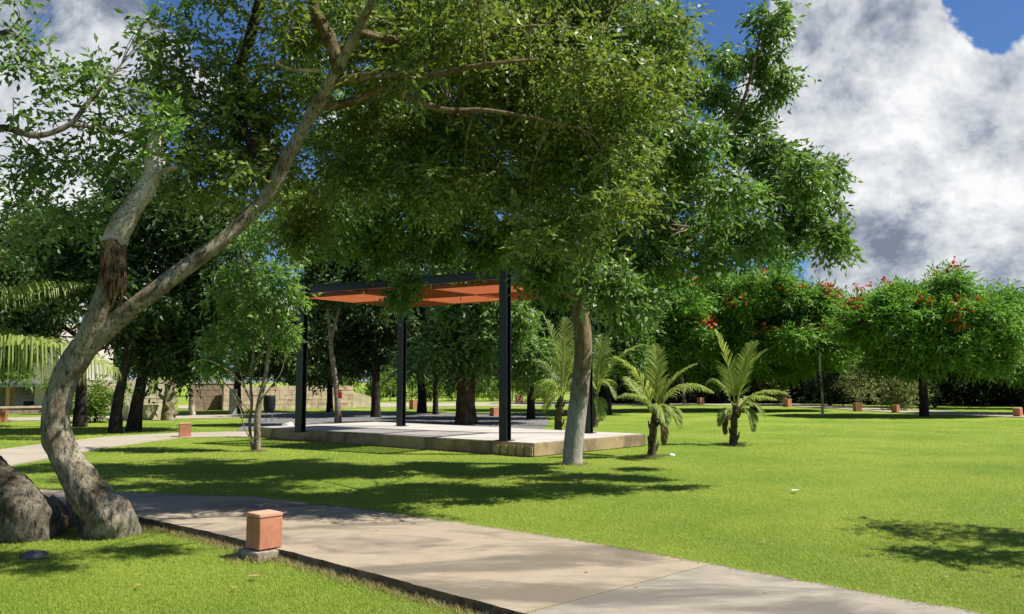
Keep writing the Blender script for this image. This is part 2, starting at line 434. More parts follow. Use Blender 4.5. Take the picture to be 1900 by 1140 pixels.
def auto_clumps(c, r, n, cr, rng, low=-1.0):
    """n clumps spread through an ellipsoid, more of them near its skin"""
    out = []
    while len(out) < n:
        v = unit(rng.normal(size=3)) * rng.random() ** 0.42 * (1.0 + 0.16 * rng.standard_normal() * (rng.random() < 0.5))
        if v[2] < low: continue
        out.append((Vector((c[0] + v[0] * r[0], c[1] + v[1] * r[1], c[2] + v[2] * r[2])), cr * (0.75 + 0.5 * rng.random())))
    return out

def make_tree(name, label, cat, base, limbs, clumps, leaf, seed, bark, nsub=9, per_sub=16, k=6, L=0.12, W=0.05, sl=0.35, droop=0.5,
              flat=0.8, group=None, limb_mats=None, sides=10, wob=0.08, branch_r=0.02, sub_r=0.45, flare=None, blossoms=None, twigs=True, upn=0.8, res=4, dens=None, own_twigs=False):
    """a tree: trunk, branches, crown (with twigs and, if it flowers, blossoms). limbs[0] is the trunk; coordinates are world metres"""
    rng = np.random.default_rng(seed)
    base = Vector(base)
    root = empty(name, base, label, cat, group)
    skel = []
    for i, (pts, radii) in enumerate(limbs):
        mb = MB()
        cp, cr = mb.tube(pts, radii, sides if i == 0 else max(6, sides - 4), res, wob, 3.0, seed * 1.7 + i, flare=flare if i == 0 else None)
        skel += [(p, r) for p, r in zip(cp, cr)][len(cp) // 3 if i == 0 else 0:]
        if i == 0: trunk_mb = mb
        else: mb.build('branch', (limb_mats or {}).get(i, bark), root, base)
    SK = np.array([p for p, r in skel]); SR = np.array([r for p, r in skel])
    subs = []
    tw = MB() if own_twigs else trunk_mb
    for (c, r) in clumps:
        c = Vector(c)
        dist = np.linalg.norm(SK - np.array(c), axis=1) + (SK[:, 2] > c.z + 0.3) * 0.8
        j = int(np.argmin(dist)); a = Vector(SK[j])
        if (c - a).length > 0.15:
            br = min(SR[j] * 0.6, branch_r * (0.7 + 0.3 * (c - a).length))
            mid = (a + c) * 0.5 + Vector(rng.normal(size=3) * 0.12 * (c - a).length) + Vector((0, 0, 0.08 * (c - a).length))
            tw.tube([a, mid, c], [br, br * 0.7, br * 0.3], 5, 3, cap=False)
        ns = max(2, int(nsub * (0.8 + 0.4 * rng.random()) * (1 if dens is None else min(1.6, r / dens))))
        for q in range(ns):
            v = unit(rng.normal(size=3)) * rng.random() ** 0.45
            sc = c + Vector((v[0] * r, v[1] * r, v[2] * r * flat))
            if sc.z < 0.25: continue
            subs.append((np.array(sc), r * sub_r * (0.6 + 0.7 * rng.random()), 0.5 + rng.random()))
            if twigs:
                m2 = (c + sc) * 0.5 + Vector(rng.normal(size=3) * 0.1 * r)
                tw.tube([c, m2, sc], [branch_r * 0.3, branch_r * 0.2, branch_r * 0.1], 4, 2, cap=False)
    V, tn = foliage(subs, rng, per_sub, k, L, W, sl, droop, flat, upn=upn)
    crown = quad_mesh('crown', V, tn, leaf, root, base)
    trunk_mb.build('trunk', (limb_mats or {}).get(0, bark), root, base)
    if own_twigs and tw.v: tw.build('twigs', M['twig'] if bark is not M['bark_dark'] else M['bark_dark'], crown, base)
    if blossoms:
        nb, L2 = blossoms
        zs = np.array([s[0][2] for s in subs]); zmin = np.quantile(zs, 0.35)
        cand = [s for s in subs if s[0][2] > zmin]
        ctr = np.mean([s[0] for s in subs], axis=0)
        pick = []
        for q in range(nb):
            s = cand[int(rng.integers(len(cand)))]
            o = unit(s[0] - ctr); o[2] = abs(o[2]) + 0.3; o[1] -= 0.25
            pick.append((s[0] + unit(o) * (s[1] * 1.0 + 0.25), 0.22 + 0.25 * rng.random(), 0.5 + rng.random()))
        V2, t2 = foliage(pick, rng, 8, 4, L2, L2 * 0.7, 0.25, 0.1, 0.5)
        quad_mesh('blossoms', V2, t2, M['blossom'], crown, base)
    return root

# ------------------------------------------------------------------ ground sheet
def sheet(name, poly, z, mat, thick=0.0, side_mat=None):
    mb = MB()
    if thick: mb.prism(poly, z - thick, z)
    else: mb.add([(p[0], p[1], z) for p in poly], [tuple(range(len(poly)))])
    return tag(mb.build(name, mat), kind='structure')

mb = MB()
gs = [-600, -200, -60, -20, 0, 20, 60, 200, 600]; gy = [-60, 0, 20, 40, 80, 160, 400, 1200]
for i in range(len(gs) - 1):
    for j in range(len(gy) - 1):
        mb.add([(gs[i], gy[j], 0), (gs[i + 1], gy[j], 0), (gs[i + 1], gy[j + 1], 0), (gs[i], gy[j + 1], 0)], [(0, 1, 2, 3)])
tag(mb.build('ground', M['lawn']), kind='structure')

# near concrete path, cast in bays with open joints
PZ = 0.085
def lerp(a, b, t): return a + (b - a) * t
near_edge = [G(*q, PZ) for q in ((1330, 1240), (960, 1135), (740, 1076), (525, 1021), (380, 985), (250, 958), (120, 940), (-60, 925), (-300, 915))]
far_edge = [G(*q, PZ) for q in ((2330, 1240), (1830, 1139), (1560, 1089), (1310, 1044), (1060, 1000), (850, 969), (680, 945), (470, 921), (220, 913), (0, 905), (-300, 895))]
def roughen(poly, amp, seed):
    out = []
    for i in range(len(poly) - 1):
        a, b_ = poly[i], poly[i + 1]
        n_ = max(1, int(min((b_ - a).length / 0.05, 60)))
        nv = Vector((-(b_ - a).y, (b_ - a).x, 0)).normalized()
        for k in range(n_):
            p = a.lerp(b_, k / n_)
            out.append(p + nv * amp * (mnoise.noise(p * 6 + Vector((seed, 0, 0))) + 0.6 * mnoise.noise(p * 19)))
    return out + [poly[-1]]
near_edge, far_edge = roughen(near_edge, 0.016, 3.0), roughen(far_edge, 0.02, 9.0)
def along(poly, t):
    ls = [(poly[i + 1] - poly[i]).length for i in range(len(poly) - 1)]
    s = t * sum(ls)
    for i, l in enumerate(ls):
        if s <= l or i == len(ls) - 1: return poly[i].lerp(poly[i + 1], min(1, s / l))
        s -= l
# the visible joint runs from (990,1121) to (1325,1046)
jA, jB = G(975, 1138, PZ), G(1325, 1046, PZ)
jd = (jB - jA).normalized()
def split(poly, at):
    """index-free split of a polyline at its nearest point"""
    best = None
    for i in range(len(poly) - 1):
        a, b = poly[i], poly[i + 1]
        t = max(0, min(1, (at - a).dot(b - a) / (b - a).length_squared))
        q = a.lerp(b, t)
        if best is None or (q - at).length < best[0]: best = ((q - at).length, i, q)
    _, i, q = best
    return poly[:i + 1] + [q], [q] + poly[i + 1:]
n1, n2 = split(near_edge, jA); f1, f2 = split(far_edge, jB)
gap = 0.008
side = (n2[-1] - n2[0]).normalized() * gap
bay_near = n1 + [p for p in reversed(f1)]
n2b = [n2[0] + side] + n2[1:]; f2b = [f2[0] + side] + f2[1:]
jA2, jB2 = G(300, 968, PZ), G(640, 939, PZ)
n2c, n3 = split(n2b, jA2); f2c, f3 = split(f2b, jB2)
bay_mid = n2c + [p for p in reversed(f2c)]
bay_left = [n3[0] + side] + n3[1:] + [p for p in reversed([f3[0] + side] + f3[1:])]
def orient(poly):
    a = sum(poly[i][0] * poly[(i + 1) % len(poly)][1] - poly[(i + 1) % len(poly)][0] * poly[i][1] for i in range(len(poly)))
    return poly if a > 0 else list(reversed(poly))
path_mb = MB()
for bay in (bay_near, bay_mid, bay_left):
    path_mb.prism(orient(bay), -0.05, PZ)
path_o = path_mb.build('path', [M['path'], M['path_edge'], M['path_grey']])
for pl in path_o.data.polygons:
    if abs(pl.normal.z) < 0.5: pl.material_index = 1
path_o.data.polygons[0].material_index = 2
tag(path_o, kind='structure')
path_poly = near_edge + list(reversed(far_edge))

# curved path on the left, plaza behind the slab and the far path
lp_n = [G(*q, 0.03) for q in ((-300, 925), (-100, 888), (0, 866), (100, 848), (200, 829), (330, 812), (420, 810), (500, 811))]
lp_f = [G(*q, 0.03) for q in ((-300, 870), (-100, 848), (0, 834), (100, 821), (200, 810), (330, 803), (420, 801), (500, 801))]
left_poly = lp_n + list(reversed(lp_f))
sheet('side_path', orient(left_poly), 0.03, M['path_far'], 0.1)
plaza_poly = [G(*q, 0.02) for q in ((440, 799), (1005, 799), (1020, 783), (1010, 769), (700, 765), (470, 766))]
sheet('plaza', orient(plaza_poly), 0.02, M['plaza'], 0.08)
bp_n = [G(*q, 0.03) for q in ((-300, 784), (0, 781), (200, 778), (330, 777), (440, 775), (470, 773))]
bp_f = [G(*q, 0.03) for q in ((-300, 777), (0, 775), (200, 772), (330, 771), (440, 769.5), (470, 769))]
back_poly = bp_n + list(reversed(bp_f))
sheet('back_path', orient(back_poly), 0.03, M['path_far'], 0.1)
fp_n = [G(*q, 0.03) for q in ((330, 758), (640, 756), (900, 753.5), (1100, 752), (1300, 751.5), (1420, 752), (1500, 755.5), (1640, 764), (1760, 769.5), (1900, 774.5), (2100, 781))]
fp_f = [G(*q, 0.03) for q in ((330, 752), (640, 748.5), (900, 747), (1100, 746), (1300, 746), (1420, 747), (1500, 750.5), (1640, 758), (1760, 763), (1900, 767.5), (2100, 773))]
far_poly = fp_n + list(reversed(fp_f))
sheet('far_path', orient(far_poly), 0.03, M['path_far'], 0.1)

# ------------------------------------------------------------------ pavilion slab and pavilion
ZS = 0.30
pL, pF, pR, pB = G(557, 802, ZS), G(937, 818, ZS), G(1091, 804, ZS), G(744, 791, ZS)
U = (pF - pL).normalized(); Vv = (pB - pL).normalized()
Lu, Lv = (pF - pL).length, (pB - pL).length
sc0, sc1, sc2 = G(990, 849), G(1199, 828), G(478, 812)
sc3 = sc2 + (sc1 - sc0)
mb = MB()
poly = orient([sc0, sc1, sc3, sc2])
mb.prism(poly, 0.0, ZS)
slab = mb.build('concrete_platform', [M['slab'], M['slab_side']], bevel=0.02)
for pl in slab.data.polygons:
    if abs(pl.normal.z) < 0.6: pl.material_index = 1
tag(slab, 'raised pale concrete platform with tan stone sides under the black pavilion', 'platform')
# rough corner stone set a little proud of the slab
mb = MB()
ca = (sc2 - sc0).normalized(); cb = (sc1 - sc0).normalized()
rng = random.Random(4)
for i in range(5):
    c = sc0 + ca * (0.12 + 0.22 * i) - cb * 0.01 + Vector((0, 0, 0.13))
    mb.box(c, (0.20, 0.08, 0.22 + 0.03 * rng.random()), ca, cb)
cs = mb.build('edge_stones', M['slab_side'], slab, bevel=0.02)

pav = empty('pavilion', pL, 'black steel pavilion with six orange slatted roof panels on the concrete platform', 'pavilion')
HP = 3.85
perp = Vector((-U.y, U.x, 0))
def post(p, h):
    mb = MB()
    for sgn in (-1, 1):
        mb.box(p + perp * (0.085 * sgn) + Vector((0, 0, h / 2)), (0.20, 0.022, h), U, perp)
    mb.box(p + Vector((0, 0, h / 2)), (0.024, 0.146, h), U, perp)
    mb.build('post', M['steel'], pav, pL)
    mb = MB()
    mb.box(p + Vector((0, 0, 0.008)), (0.34, 0.32, 0.016), U, perp)
    o = mb.build('base_plate', M['steel'], pav, pL)
for p, hh in ((pL, HP), (pF, HP), (pR, HP), (pB, HP)):
    post(p, hh)
zt = ZS + HP - 0.06
def beam(a, b, name, z, h, wd, mat, ext=0.0):
    d_ = (b - a).normalized(); n_ = Vector((-d_.y, d_.x, 0)); ln = (b - a).length
    a2 = Vector((a.x, a.y, 0)); c = (Vector((a.x, a.y, 0)) + Vector((b.x, b.y, 0))) / 2
    mb = MB()
    mb.box(c + Vector((0, 0, z + h / 2 - 0.012)), (ln + ext, wd, 0.024), d_, n_)
    mb.box(c + Vector((0, 0, z - h / 2 + 0.012)), (ln + ext, wd, 0.024), d_, n_)
    mb.box(c + Vector((0, 0, z)), (ln + ext, 0.02, h - 0.05), d_, n_)
    return mb.build(name, mat, pav, pL)
zb = zt - 0.10
beam(pL + U * 0.11, pF - U * 0.11, 'beam', zb, 0.20, 0.12, M['steel'])
beam(pB + U * 0.11, pR - U * 0.11, 'beam', zb, 0.20, 0.12, M['steel'])
beam(pL + Vv * 0.12, pB - Vv * 0.12, 'beam', zb, 0.20, 0.10, M['steel'])
beam(pF + Vv * 0.12, pR - Vv * 0.12, 'beam', zb, 0.20, 0.10, M['steel'])
def grid(i, j):                          # 3 x 2 panel grid between the posts
    return (pL.lerp(pF, i / 3)).lerp(pB.lerp(pR, i / 3), j / 2)
zp = zt - 0.25
for i in (1, 2):
    beam(grid(i, 0) + Vv * 0.1, grid(i, 2) - Vv * 0.1, 'joist', zp + 0.065, 0.10, 0.06, M['steel'])
beam(grid(0, 1) + U * 0.1, grid(3, 1) - U * 0.1, 'joist', zp + 0.06, 0.08, 0.06, M['steel'])
for i in range(3):
    for j in range(2):
        lit_panel = (i + j) % 2 == 0
        a, b, c_, d_ = grid(i, j), grid(i + 1, j), grid(i + 1, j + 1), grid(i, j + 1)
        mb = MB(); fr = MB()
        cen = (a + b + c_ + d_) / 4
        def inn(p): return p + (cen - p) * 0.045
        a, b, c_, d_ = inn(a), inn(b), inn(c_), inn(d_)
        if lit_panel: A0, A1, B0, B1 = a, b, d_, c_       # slats run along v
        else: A0, A1, B0, B1 = a, d_, b, c_               # slats run along u
        n = int((A1 - A0).length / 0.11)
        for q in range(1, n):
            s0 = A0.lerp(A1, q / n); s1 = B0.lerp(B1, q / n)
            dd_ = (s1 - s0); l = dd_.length; dd_.normalize(); nn = Vector((-dd_.y, dd_.x, 0))
            cc = (s0 + s1) / 2
            mb.box((cc.x, cc.y, zp - 0.028), (l - 0.05, 0.016, 0.072), dd_, nn)
        if not lit_panel and i < 2:                # closed board added over these slats to block sun and darken the panel
            mb.add([(p.x, p.y, zp + z_) for z_ in (0.012, 0.03) for p in (a, b, c_, d_)], [(3, 2, 1, 0), (4, 5, 6, 7), (0, 1, 5, 4), (1, 2, 6, 5), (2, 3, 7, 6), (3, 0, 4, 7)])
        sl_ = mb.build('slat_panel', M['orange'], pav, pL)
        for p, q in ((a, b), (b, c_), (c_, d_), (d_, a)):
            dd_ = q - p; l = dd_.length; dd_.normalize(); nn = Vector((-dd_.y, dd_.x, 0)); cc = (p + q) / 2
            fr.box((cc.x, cc.y, zp - 0.030), (l - 0.03, 0.024, 0.082), dd_, nn)
        fr.build('panel_frame', M['orange_frame'], sl_, pL)
mb = MB()
q = grid(2, 1)
mb.tube([Vector((q.x - 0.4, q.y - 0.5, zp + 0.02)), Vector((q.x - 0.4, q.y - 0.5, zp - 0.25))], [0.012, 0.012], 8, 1)
mb.build('hanger_rod', M['steel_edge'], pav, pL)

# ------------------------------------------------------------------ terracotta bollards
def bollard(px, py, size, label, rz, plinth=True):
    b = G(px, py)
    root = empty('bollard', b, label, 'bollard', 'terracotta cube bollards along the paths', rz)
    h = size * 1.32
    z0 = 0.0
    if plinth:
        mb = MB(); mb.box((0.0, 0, 0.035), (size * 1.5, size * 1.4, 0.085)); mb.build('plinth', M['plinth'], root, bevel=0.008)
        z0 = 0.09
    mb = MB(); mb.box((0, 0, z0 + h / 2 - 0.015), (size, size, h - 0.03)); mb.build('block', M['terracotta'], root, bevel=0.006)
    mb = MB(); mb.box((0, 0, z0 + h - 0.012), (size + 0.004, size + 0.004, 0.032)); mb.build('cap', M['terracotta_pale'], root, bevel=0.006)
    return root
pd = (G(525, 1021, PZ) - G(740, 1076, PZ)); ang = math.atan2(pd.y, pd.x)
bollard(489, 1034, 0.235, 'large terracotta cube bollard on a concrete plinth at the near edge of the foreground path', ang)
bollard(343, 812, 0.31, 'pale terracotta bollard beside the curved path left of the pavilion', R(25), False)
bollard(3, 783, 0.36, 'pink terracotta bollard by the steps at the left picture edge', R(40), False)
bollard(917, 773, 0.30, 'shaded red brown bollard behind the front pavilion post', R(40), False)
bollard(768, 759.5, 0.40, 'dark shaded bollard between the trunks behind the pavilion', R(40), False)
bollard(963, 748, 0.45, 'pale bollard on the far path seen just right of the front pavilion post', R(20), False)
bollard(1141, 748.5, 0.42, 'orange bollard on the far path between two young palms', R(20), False)
bollard(1300, 751, 0.36, 'small bollard on the far path between the two sunlit palms', R(30), False)
bollard(1461, 755.5, 0.38, 'dark red bollard on the far path just right of the second sunlit palm', R(35), False)
bollard(1591, 763.5, 0.34, 'pale ochre bollard right of the thin white stemmed sapling', R(5), False)
bollard(1662, 766, 0.30, 'dark red bollard left of the flame tree trunk', R(35), False)
bollard(1889, 774, 0.30, 'bright red bollard on the far path at the right picture edge', R(35), False)

# ------------------------------------------------------------------ left leaning tree (foreground)
def PP(lst): return [P(*q) for q in lst]
base = G(205, 990)
trunk_pts = [base + Vector((0, 0, -0.12)), P(200, 960, 8.75), P(165, 915, 8.75), P(124, 850, 8.8), P(103, 790, 8.8), P(112, 730, 8.8), P(140, 672, 8.8), P(166, 632, 8.8)]
trunk_r = [0.24, 0.21, 0.178, 0.150, 0.138, 0.136, 0.134, 0.13]
main = (PP([(160, 645, 8.8), (205, 605, 8.8), (265, 556, 8.8), (340, 500, 8.9), (420, 440, 9.0), (490, 370, 9.1), (535, 290, 9.1), (580, 210, 9.1), (625, 130, 9.0), (662, 60, 8.9), (700, -20, 8.8), (740, -130, 8.8)]),
        [0.115, 0.10, 0.09, 0.086, 0.082, 0.078, 0.074, 0.068, 0.060, 0.05, 0.042, 0.03])
stub = (PP([(150, 650, 8.75), (178, 590, 8.7), (200, 530, 8.7), (210, 475, 8.7)]), [0.115, 0.11, 0.10, 0.10])
br1 = (PP([(628, 140, 9.0), (618, 90, 9.0), (600, 50, 9.0), (580, 10, 9.0), (570, -60, 9.0)]), [0.065, 0.075, 0.07, 0.06, 0.05])
br2 = (PP([(585, 200, 9.1), (650, 190, 9.2), (712, 165, 9.2), (770, 185, 9.2), (825, 205, 9.2), (900, 205, 9.3), (990, 220, 9.4), (1080, 240, 9.5)]), [0.045, 0.045, 0.04, 0.036, 0.032, 0.026, 0.02, 0.012])
br3 = (PP([(612, 160, 9.1), (665, 143, 8.9), (730, 138, 8.8), (800, 140, 8.8), (900, 120, 8.8), (1000, 110, 8.9)]), [0.05, 0.046, 0.042, 0.036, 0.025, 0.012])
br4 = (PP([(662, 60, 8.9), (760, 80, 9.3), (860, 90, 9.6), (980, 50, 9.8), (1120, 60, 10)]), [0.05, 0.04, 0.034, 0.025, 0.012])
br5 = (PP([(600, 130, 9.0), (545, 130, 9.0), (512, 115, 9.0)]), [0.022, 0.02, 0.014])
br6 = (PP([(508, 342, 9.1), (470, 280, 9.4), (442, 205, 9.7), (446, 130, 9.8), (466, 60, 9.8), (485, -10, 9.8), (500, -90, 9.8)]), [0.035, 0.045, 0.055, 0.062, 0.066, 0.066, 0.05])
lean_cl = [P(*q[:3]) for q in ()]
lc = [(330, 130, 9.6, .55), (400, 210, 9.4, .6), (330, 230, 9.8, .6), (420, 120, 9.6, .5), (480, 190, 9.6, .5), (545, 60, 9.2, .45), (440, 320, 9.6, .5), (450, 240, 9.3, .4), (380, 320, 9.8, .45), (500, 300, 10.2, .4), (590, 370, 11, .45), (560, 440, 11.5, .4), (540, 180, 9.6, .4),
      (700, 40, 8.8, .6), (790, 30, 9.2, .7), (880, 30, 9.4, .75), (980, 40, 9.4, .75), (1080, 40, 9.6, .7), (1180, 50, 10, .6), (1235, 90, 10, .4),
      (720, 120, 8.8, .5), (800, 110, 9.2, .6), (890, 130, 8.9, .65), (980, 140, 9.2, .7), (1080, 140, 9.5, .65), (1170, 150, 9.8, .55), (1225, 190, 10, .35),
      (660, 230, 9.8, .5), (740, 240, 9.6, .6), (830, 250, 9.3, .65), (930, 250, 9.3, .7), (1030, 250, 9.4, .7), (1120, 250, 9.8, .6), (1185, 300, 10, .4),
      (860, 340, 9.5, .55), (950, 350, 9.5, .6), (1050, 350, 9.6, .6), (1130, 370, 9.8, .45), (980, 430, 9.7, .35), (1070, 430, 9.8, .35),
      (700, -70, 9, .6), (850, -70, 9.2, .6), (1000, -60, 10.4, .6), (1120, -50, 10.6, .6), (520, -90, 9.4, .6), (600, -150, 9.2, .5), (420, -40, 9.8, .5), (640, 320, 10.4, .45), (580, 100, 9.6, .35)]
rl = random.Random(3)
above_frame = [(Vector(q), .36) for q in ((-1.0, 7.5, 5.6), (-.3, 7.2, 5.7), (-1.6, 7.9, 5.9), (.3, 7.8, 5.8), (-2.1, 8.3, 6.2))]
lean_clumps = [(P(a, b, c_ + (rl.uniform(-0.2, 2.0) if a > 640 else rl.uniform(-.3, .5))), r * (1.1 if a > 640 else 1)) for a, b, c_, r in lc]
lean_clumps += above_frame
lean = make_tree('leaning_tree', 'big leaning foreground tree with mottled grey forked trunk and olive leaves', 'tree', base,
                 [(trunk_pts, trunk_r), main, stub, br1, br2, br3, br4, br5, br6], lean_clumps, M['leaf_lean'], 11, M['bark_lean'],
                 nsub=15, per_sub=14, k=7, L=0.092, W=0.037, sl=0.27, droop=0.35, sides=44, wob=0.20, branch_r=0.014, sub_r=0.30, dens=0.55, own_twigs=True, flare=(16, 0.42, 5),
                 limb_mats={2: M['bark_lean'], 3: M['bark_branch'], 4: M['bark_branch'], 5: M['bark_branch'], 6: M['bark_branch'], 7: M['bark_pale'], 8: M['bark_dark']}, res=12)
stub_o = [c for c in lean.children if c.name.startswith('branch')][1]
mb = MB()
mb.tube(PP([(203, 535, 8.7), (207, 505, 8.68), (210, 475, 8.67), (211, 450, 8.68)]), [0.105, 0.125, 0.128, 0.115], 20, 6, 0.22, 9.0, 3.0)
for k in range(9):                        # splinters of the tear
    a = P(192 + 5 * k, 470 + (k * 37) % 30, 8.57 + 0.01 * (k % 3)); b = a + Vector((0.0, 0.01, -0.28 - 0.05 * (k % 4)))
    mb.tube([b, (a + b) / 2 + Vector((0.01, -0.015, 0)), a], [0.014, 0.02, 0.006], 5, 2)
mb.build('torn_wood', M['torn'], stub_o, base)
mb = MB()
mb.tube(PP([(211, 455, 8.7), (222, 425, 8.7), (245, 388, 8.75), (272, 350, 8.8), (284, 318, 8.8), (284, 285, 8.85), (292, 245, 8.9)]), [0.125, 0.12, 0.105, 0.10, 0.09, 0.085, 0.07], 18, 6, 0.14, 5.0, 8.0)
mb.tube(PP([(283, 325, 8.8), (305, 318, 8.75), (328, 309, 8.7)]), [0.045, 0.035, 0.025], 10, 3, 0.1, 6, 2)
mb.build('pale_limb', M['bark_pale'], stub_o, base)
rng = np.random.default_rng(77)           # sprouts round the cut limb
subs = [(np.array(P(288 + dx, 250 + dy, 8.85)), 0.10, 1.0) for dx, dy in ((-12, 0), (0, -20), (14, -10), (22, 10), (-6, 30), (30, -25), (-28, 25), (8, -45))]
V_, t_ = foliage(subs, rng, 8, 6, 0.10, 0.042, 0.22, 0.0)
quad_mesh('sprout_leaves', V_, np.clip(t_ + 0.35, 0, 1), M['leaf_bright'], stub_o, base)

# split dead stump at the foot of the leaning trunk
b2 = G(150, 972)
mb = MB()
for k, (dx, tx, ty, r) in enumerate(((0, -32, -62, 0.07), (12, -18, -72, 0.08), (-14, -52, -54, 0.06), (24, 6, -55, 0.07), (34, 14, -36, 0.06), (-26, -62, -40, 0.05))):
    a = G(150 + dx, 978); t = P(150 + dx + tx * 0.8, 975 + ty, a.y - 0.05)
    mb.tube([a - Vector((0, 0, 0.05)), a.lerp(t, 0.5) + Vector((0.02, 0, 0.0)), t], [r * 1.3, r, r * 0.35], 9, 4, 0.25, 7, k * 3.1)
st = mb.build('tree_stump', M['bark_lean'], None, b2)
st.location = b2
tag(st, 'splintered grey stump leaning against the foot of the forked trunk', 'stump')

# second leaning trunk, cut by the left picture edge, with sprigs against the sky
b3 = G(45, 992)
t3 = ([b3 + Vector((0.05, 0, -0.1)), P(40, 960, 8.6), P(5, 915, 8.6), P(-60, 860, 8.6), P(-150, 780, 8.6), P(-220, 640, 8.6), P(-240, 480, 8.6), P(-190, 350, 8.5)], [0.30, 0.265, 0.235, 0.21, 0.19, 0.17, 0.15, 0.12])
l3 = [t3,
      (PP([(-190, 350, 8.5), (-100, 270, 8.3), (0, 238, 8.2), (68, 252, 8.2), (128, 232, 8.3), (160, 195, 8.4), (200, 150, 8.5), (225, 120, 8.6)]), [0.09, 0.05, 0.035, 0.032, 0.028, 0.024, 0.018, 0.01]),
      (PP([(-190, 350, 8.5), (-160, 200, 8.3), (-60, 100, 8.2), (10, 60, 8.2), (60, 95, 8.2), (90, 130, 8.2)]), [0.08, 0.06, 0.04, 0.02, 0.012, 0.006]),
      (PP([(128, 232, 8.3), (200, 240, 8.6), (280, 260, 9.0)]), [0.022, 0.016, 0.008])]
c3 = [(P(a, b, y), r) for a, b, y, r in ((20, 130, 8.2, .22), (15, 90, 8.2, .18), (48, 75, 8.2, .12), (25, 190, 8.2, .16), (125, 130, 8.3, .26), (160, 155, 8.4, .16), (100, 165, 8.3, .16), (210, 130, 8.6, .22), (260, 95, 8.9, .25),
      (285, 45, 9, .14), (335, 40, 9, .18), (360, 70, 9.1, .2), (230, 190, 8.8, .35), (150, 220, 8.5, .28), (60, 300, 8.6, .32), (20, 340, 8.6, .35), (110, 330, 8.9, .45), (190, 300, 9.0, .45), (30, 10, 8.2, .12), (240, 260, 9.2, .4), (130, 400, 9.4, .5), (40, 430, 9.4, .5),
      (-150, 90, 8.2, .6), (-190, 200, 8.4, .8), (-90, 330, 8.6, .5), (-260, 60, 8.4, .9))]
make_tree('leaning_tree', 'second leaning trunk cut by the left picture edge with leafy sprigs against the cloud', 'tree', b3, l3, c3, M['leaf_main'], 23, M['bark_lean_shaded'],
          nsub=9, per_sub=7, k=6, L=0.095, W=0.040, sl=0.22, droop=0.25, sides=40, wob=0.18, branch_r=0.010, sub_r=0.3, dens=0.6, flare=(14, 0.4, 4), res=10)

# ------------------------------------------------------------------ central tree by the slab corner
base = G(1063, 862)
ct = ([base - Vector((0, 0, 0.1)), P(1063, 835, base.y), P(1068, 790, base.y), P(1076, 720, base.y), P(1082, 650, base.y), P(1079, 595, base.y), P(1074, 555, base.y), P(1062, 525, base.y), P(1050, 500, base.y - 0.1)],
      [0.20, 0.185, 0.185, 0.18, 0.175, 0.175, 0.165, 0.14, 0.12])
Y0 = base.y
cl = [ct,
      (PP([(1062, 525, Y0), (1040, 490, Y0 - .3), (1022, 460, Y0 - .6), (1000, 420, Y0 - 1), (960, 360, Y0 - 1.6), (900, 280, Y0 - 2.2), (830, 200, Y0 - 2.6)]), [0.12, 0.10, 0.09, 0.08, 0.07, 0.05, 0.02]),
      (PP([(1074, 560, Y0), (1085, 500, Y0 - .2), (1084, 450, Y0 - .5), (1075, 420, Y0 - .7), (1090, 340, Y0 - 1.2), (1120, 240, Y0 - 1.6), (1150, 130, Y0 - 2), (1170, 30, Y0 - 2.2)]), [0.11, 0.10, 0.10, 0.095, 0.08, 0.06, 0.045, 0.02]),
      (PP([(1084, 445, Y0 - .5), (1140, 400, Y0 - 1.0), (1200, 310, Y0 - 1.6), (1240, 290, Y0 - 2), (1300, 300, Y0 - 2.3), (1370, 330, Y0 - 2.6), (1400, 355, Y0 - 2.8), (1480, 365, Y0 - 3)]), [0.07, 0.06, 0.05, 0.05, 0.045, 0.035, 0.028, 0.012]),
      (PP([(1300, 300, Y0 - 2.3), (1350, 250, Y0 - 2.4), (1385, 170, Y0 - 2.5), (1405, 90, Y0 - 2.5), (1420, 30, Y0 - 2.5)]), [0.035, 0.032, 0.025, 0.018, 0.008]),
      (PP([(1120, 420, Y0 - 1), (1200, 425, Y0 - 1.8), (1260, 430, Y0 - 2.2), (1330, 425, Y0 - 2.6), (1430, 420, Y0 - 3)]), [0.05, 0.04, 0.035, 0.025, 0.01]),
      (PP([(1022, 460, Y0 - .6), (930, 440, Y0 - 1), (840, 420, Y0 - 1.2), (740, 400, Y0 - 1.2), (640, 400, Y0 - 1.2)]), [0.06, 0.05, 0.04, 0.03, 0.012]),
      (PP([(1090, 340, Y0 - 1.2), (1180, 260, Y0 - 2), (1225, 190, Y0 - 2.4), (1235, 100, Y0 - 2.6)]), [0.04, 0.035, 0.028, 0.01])]
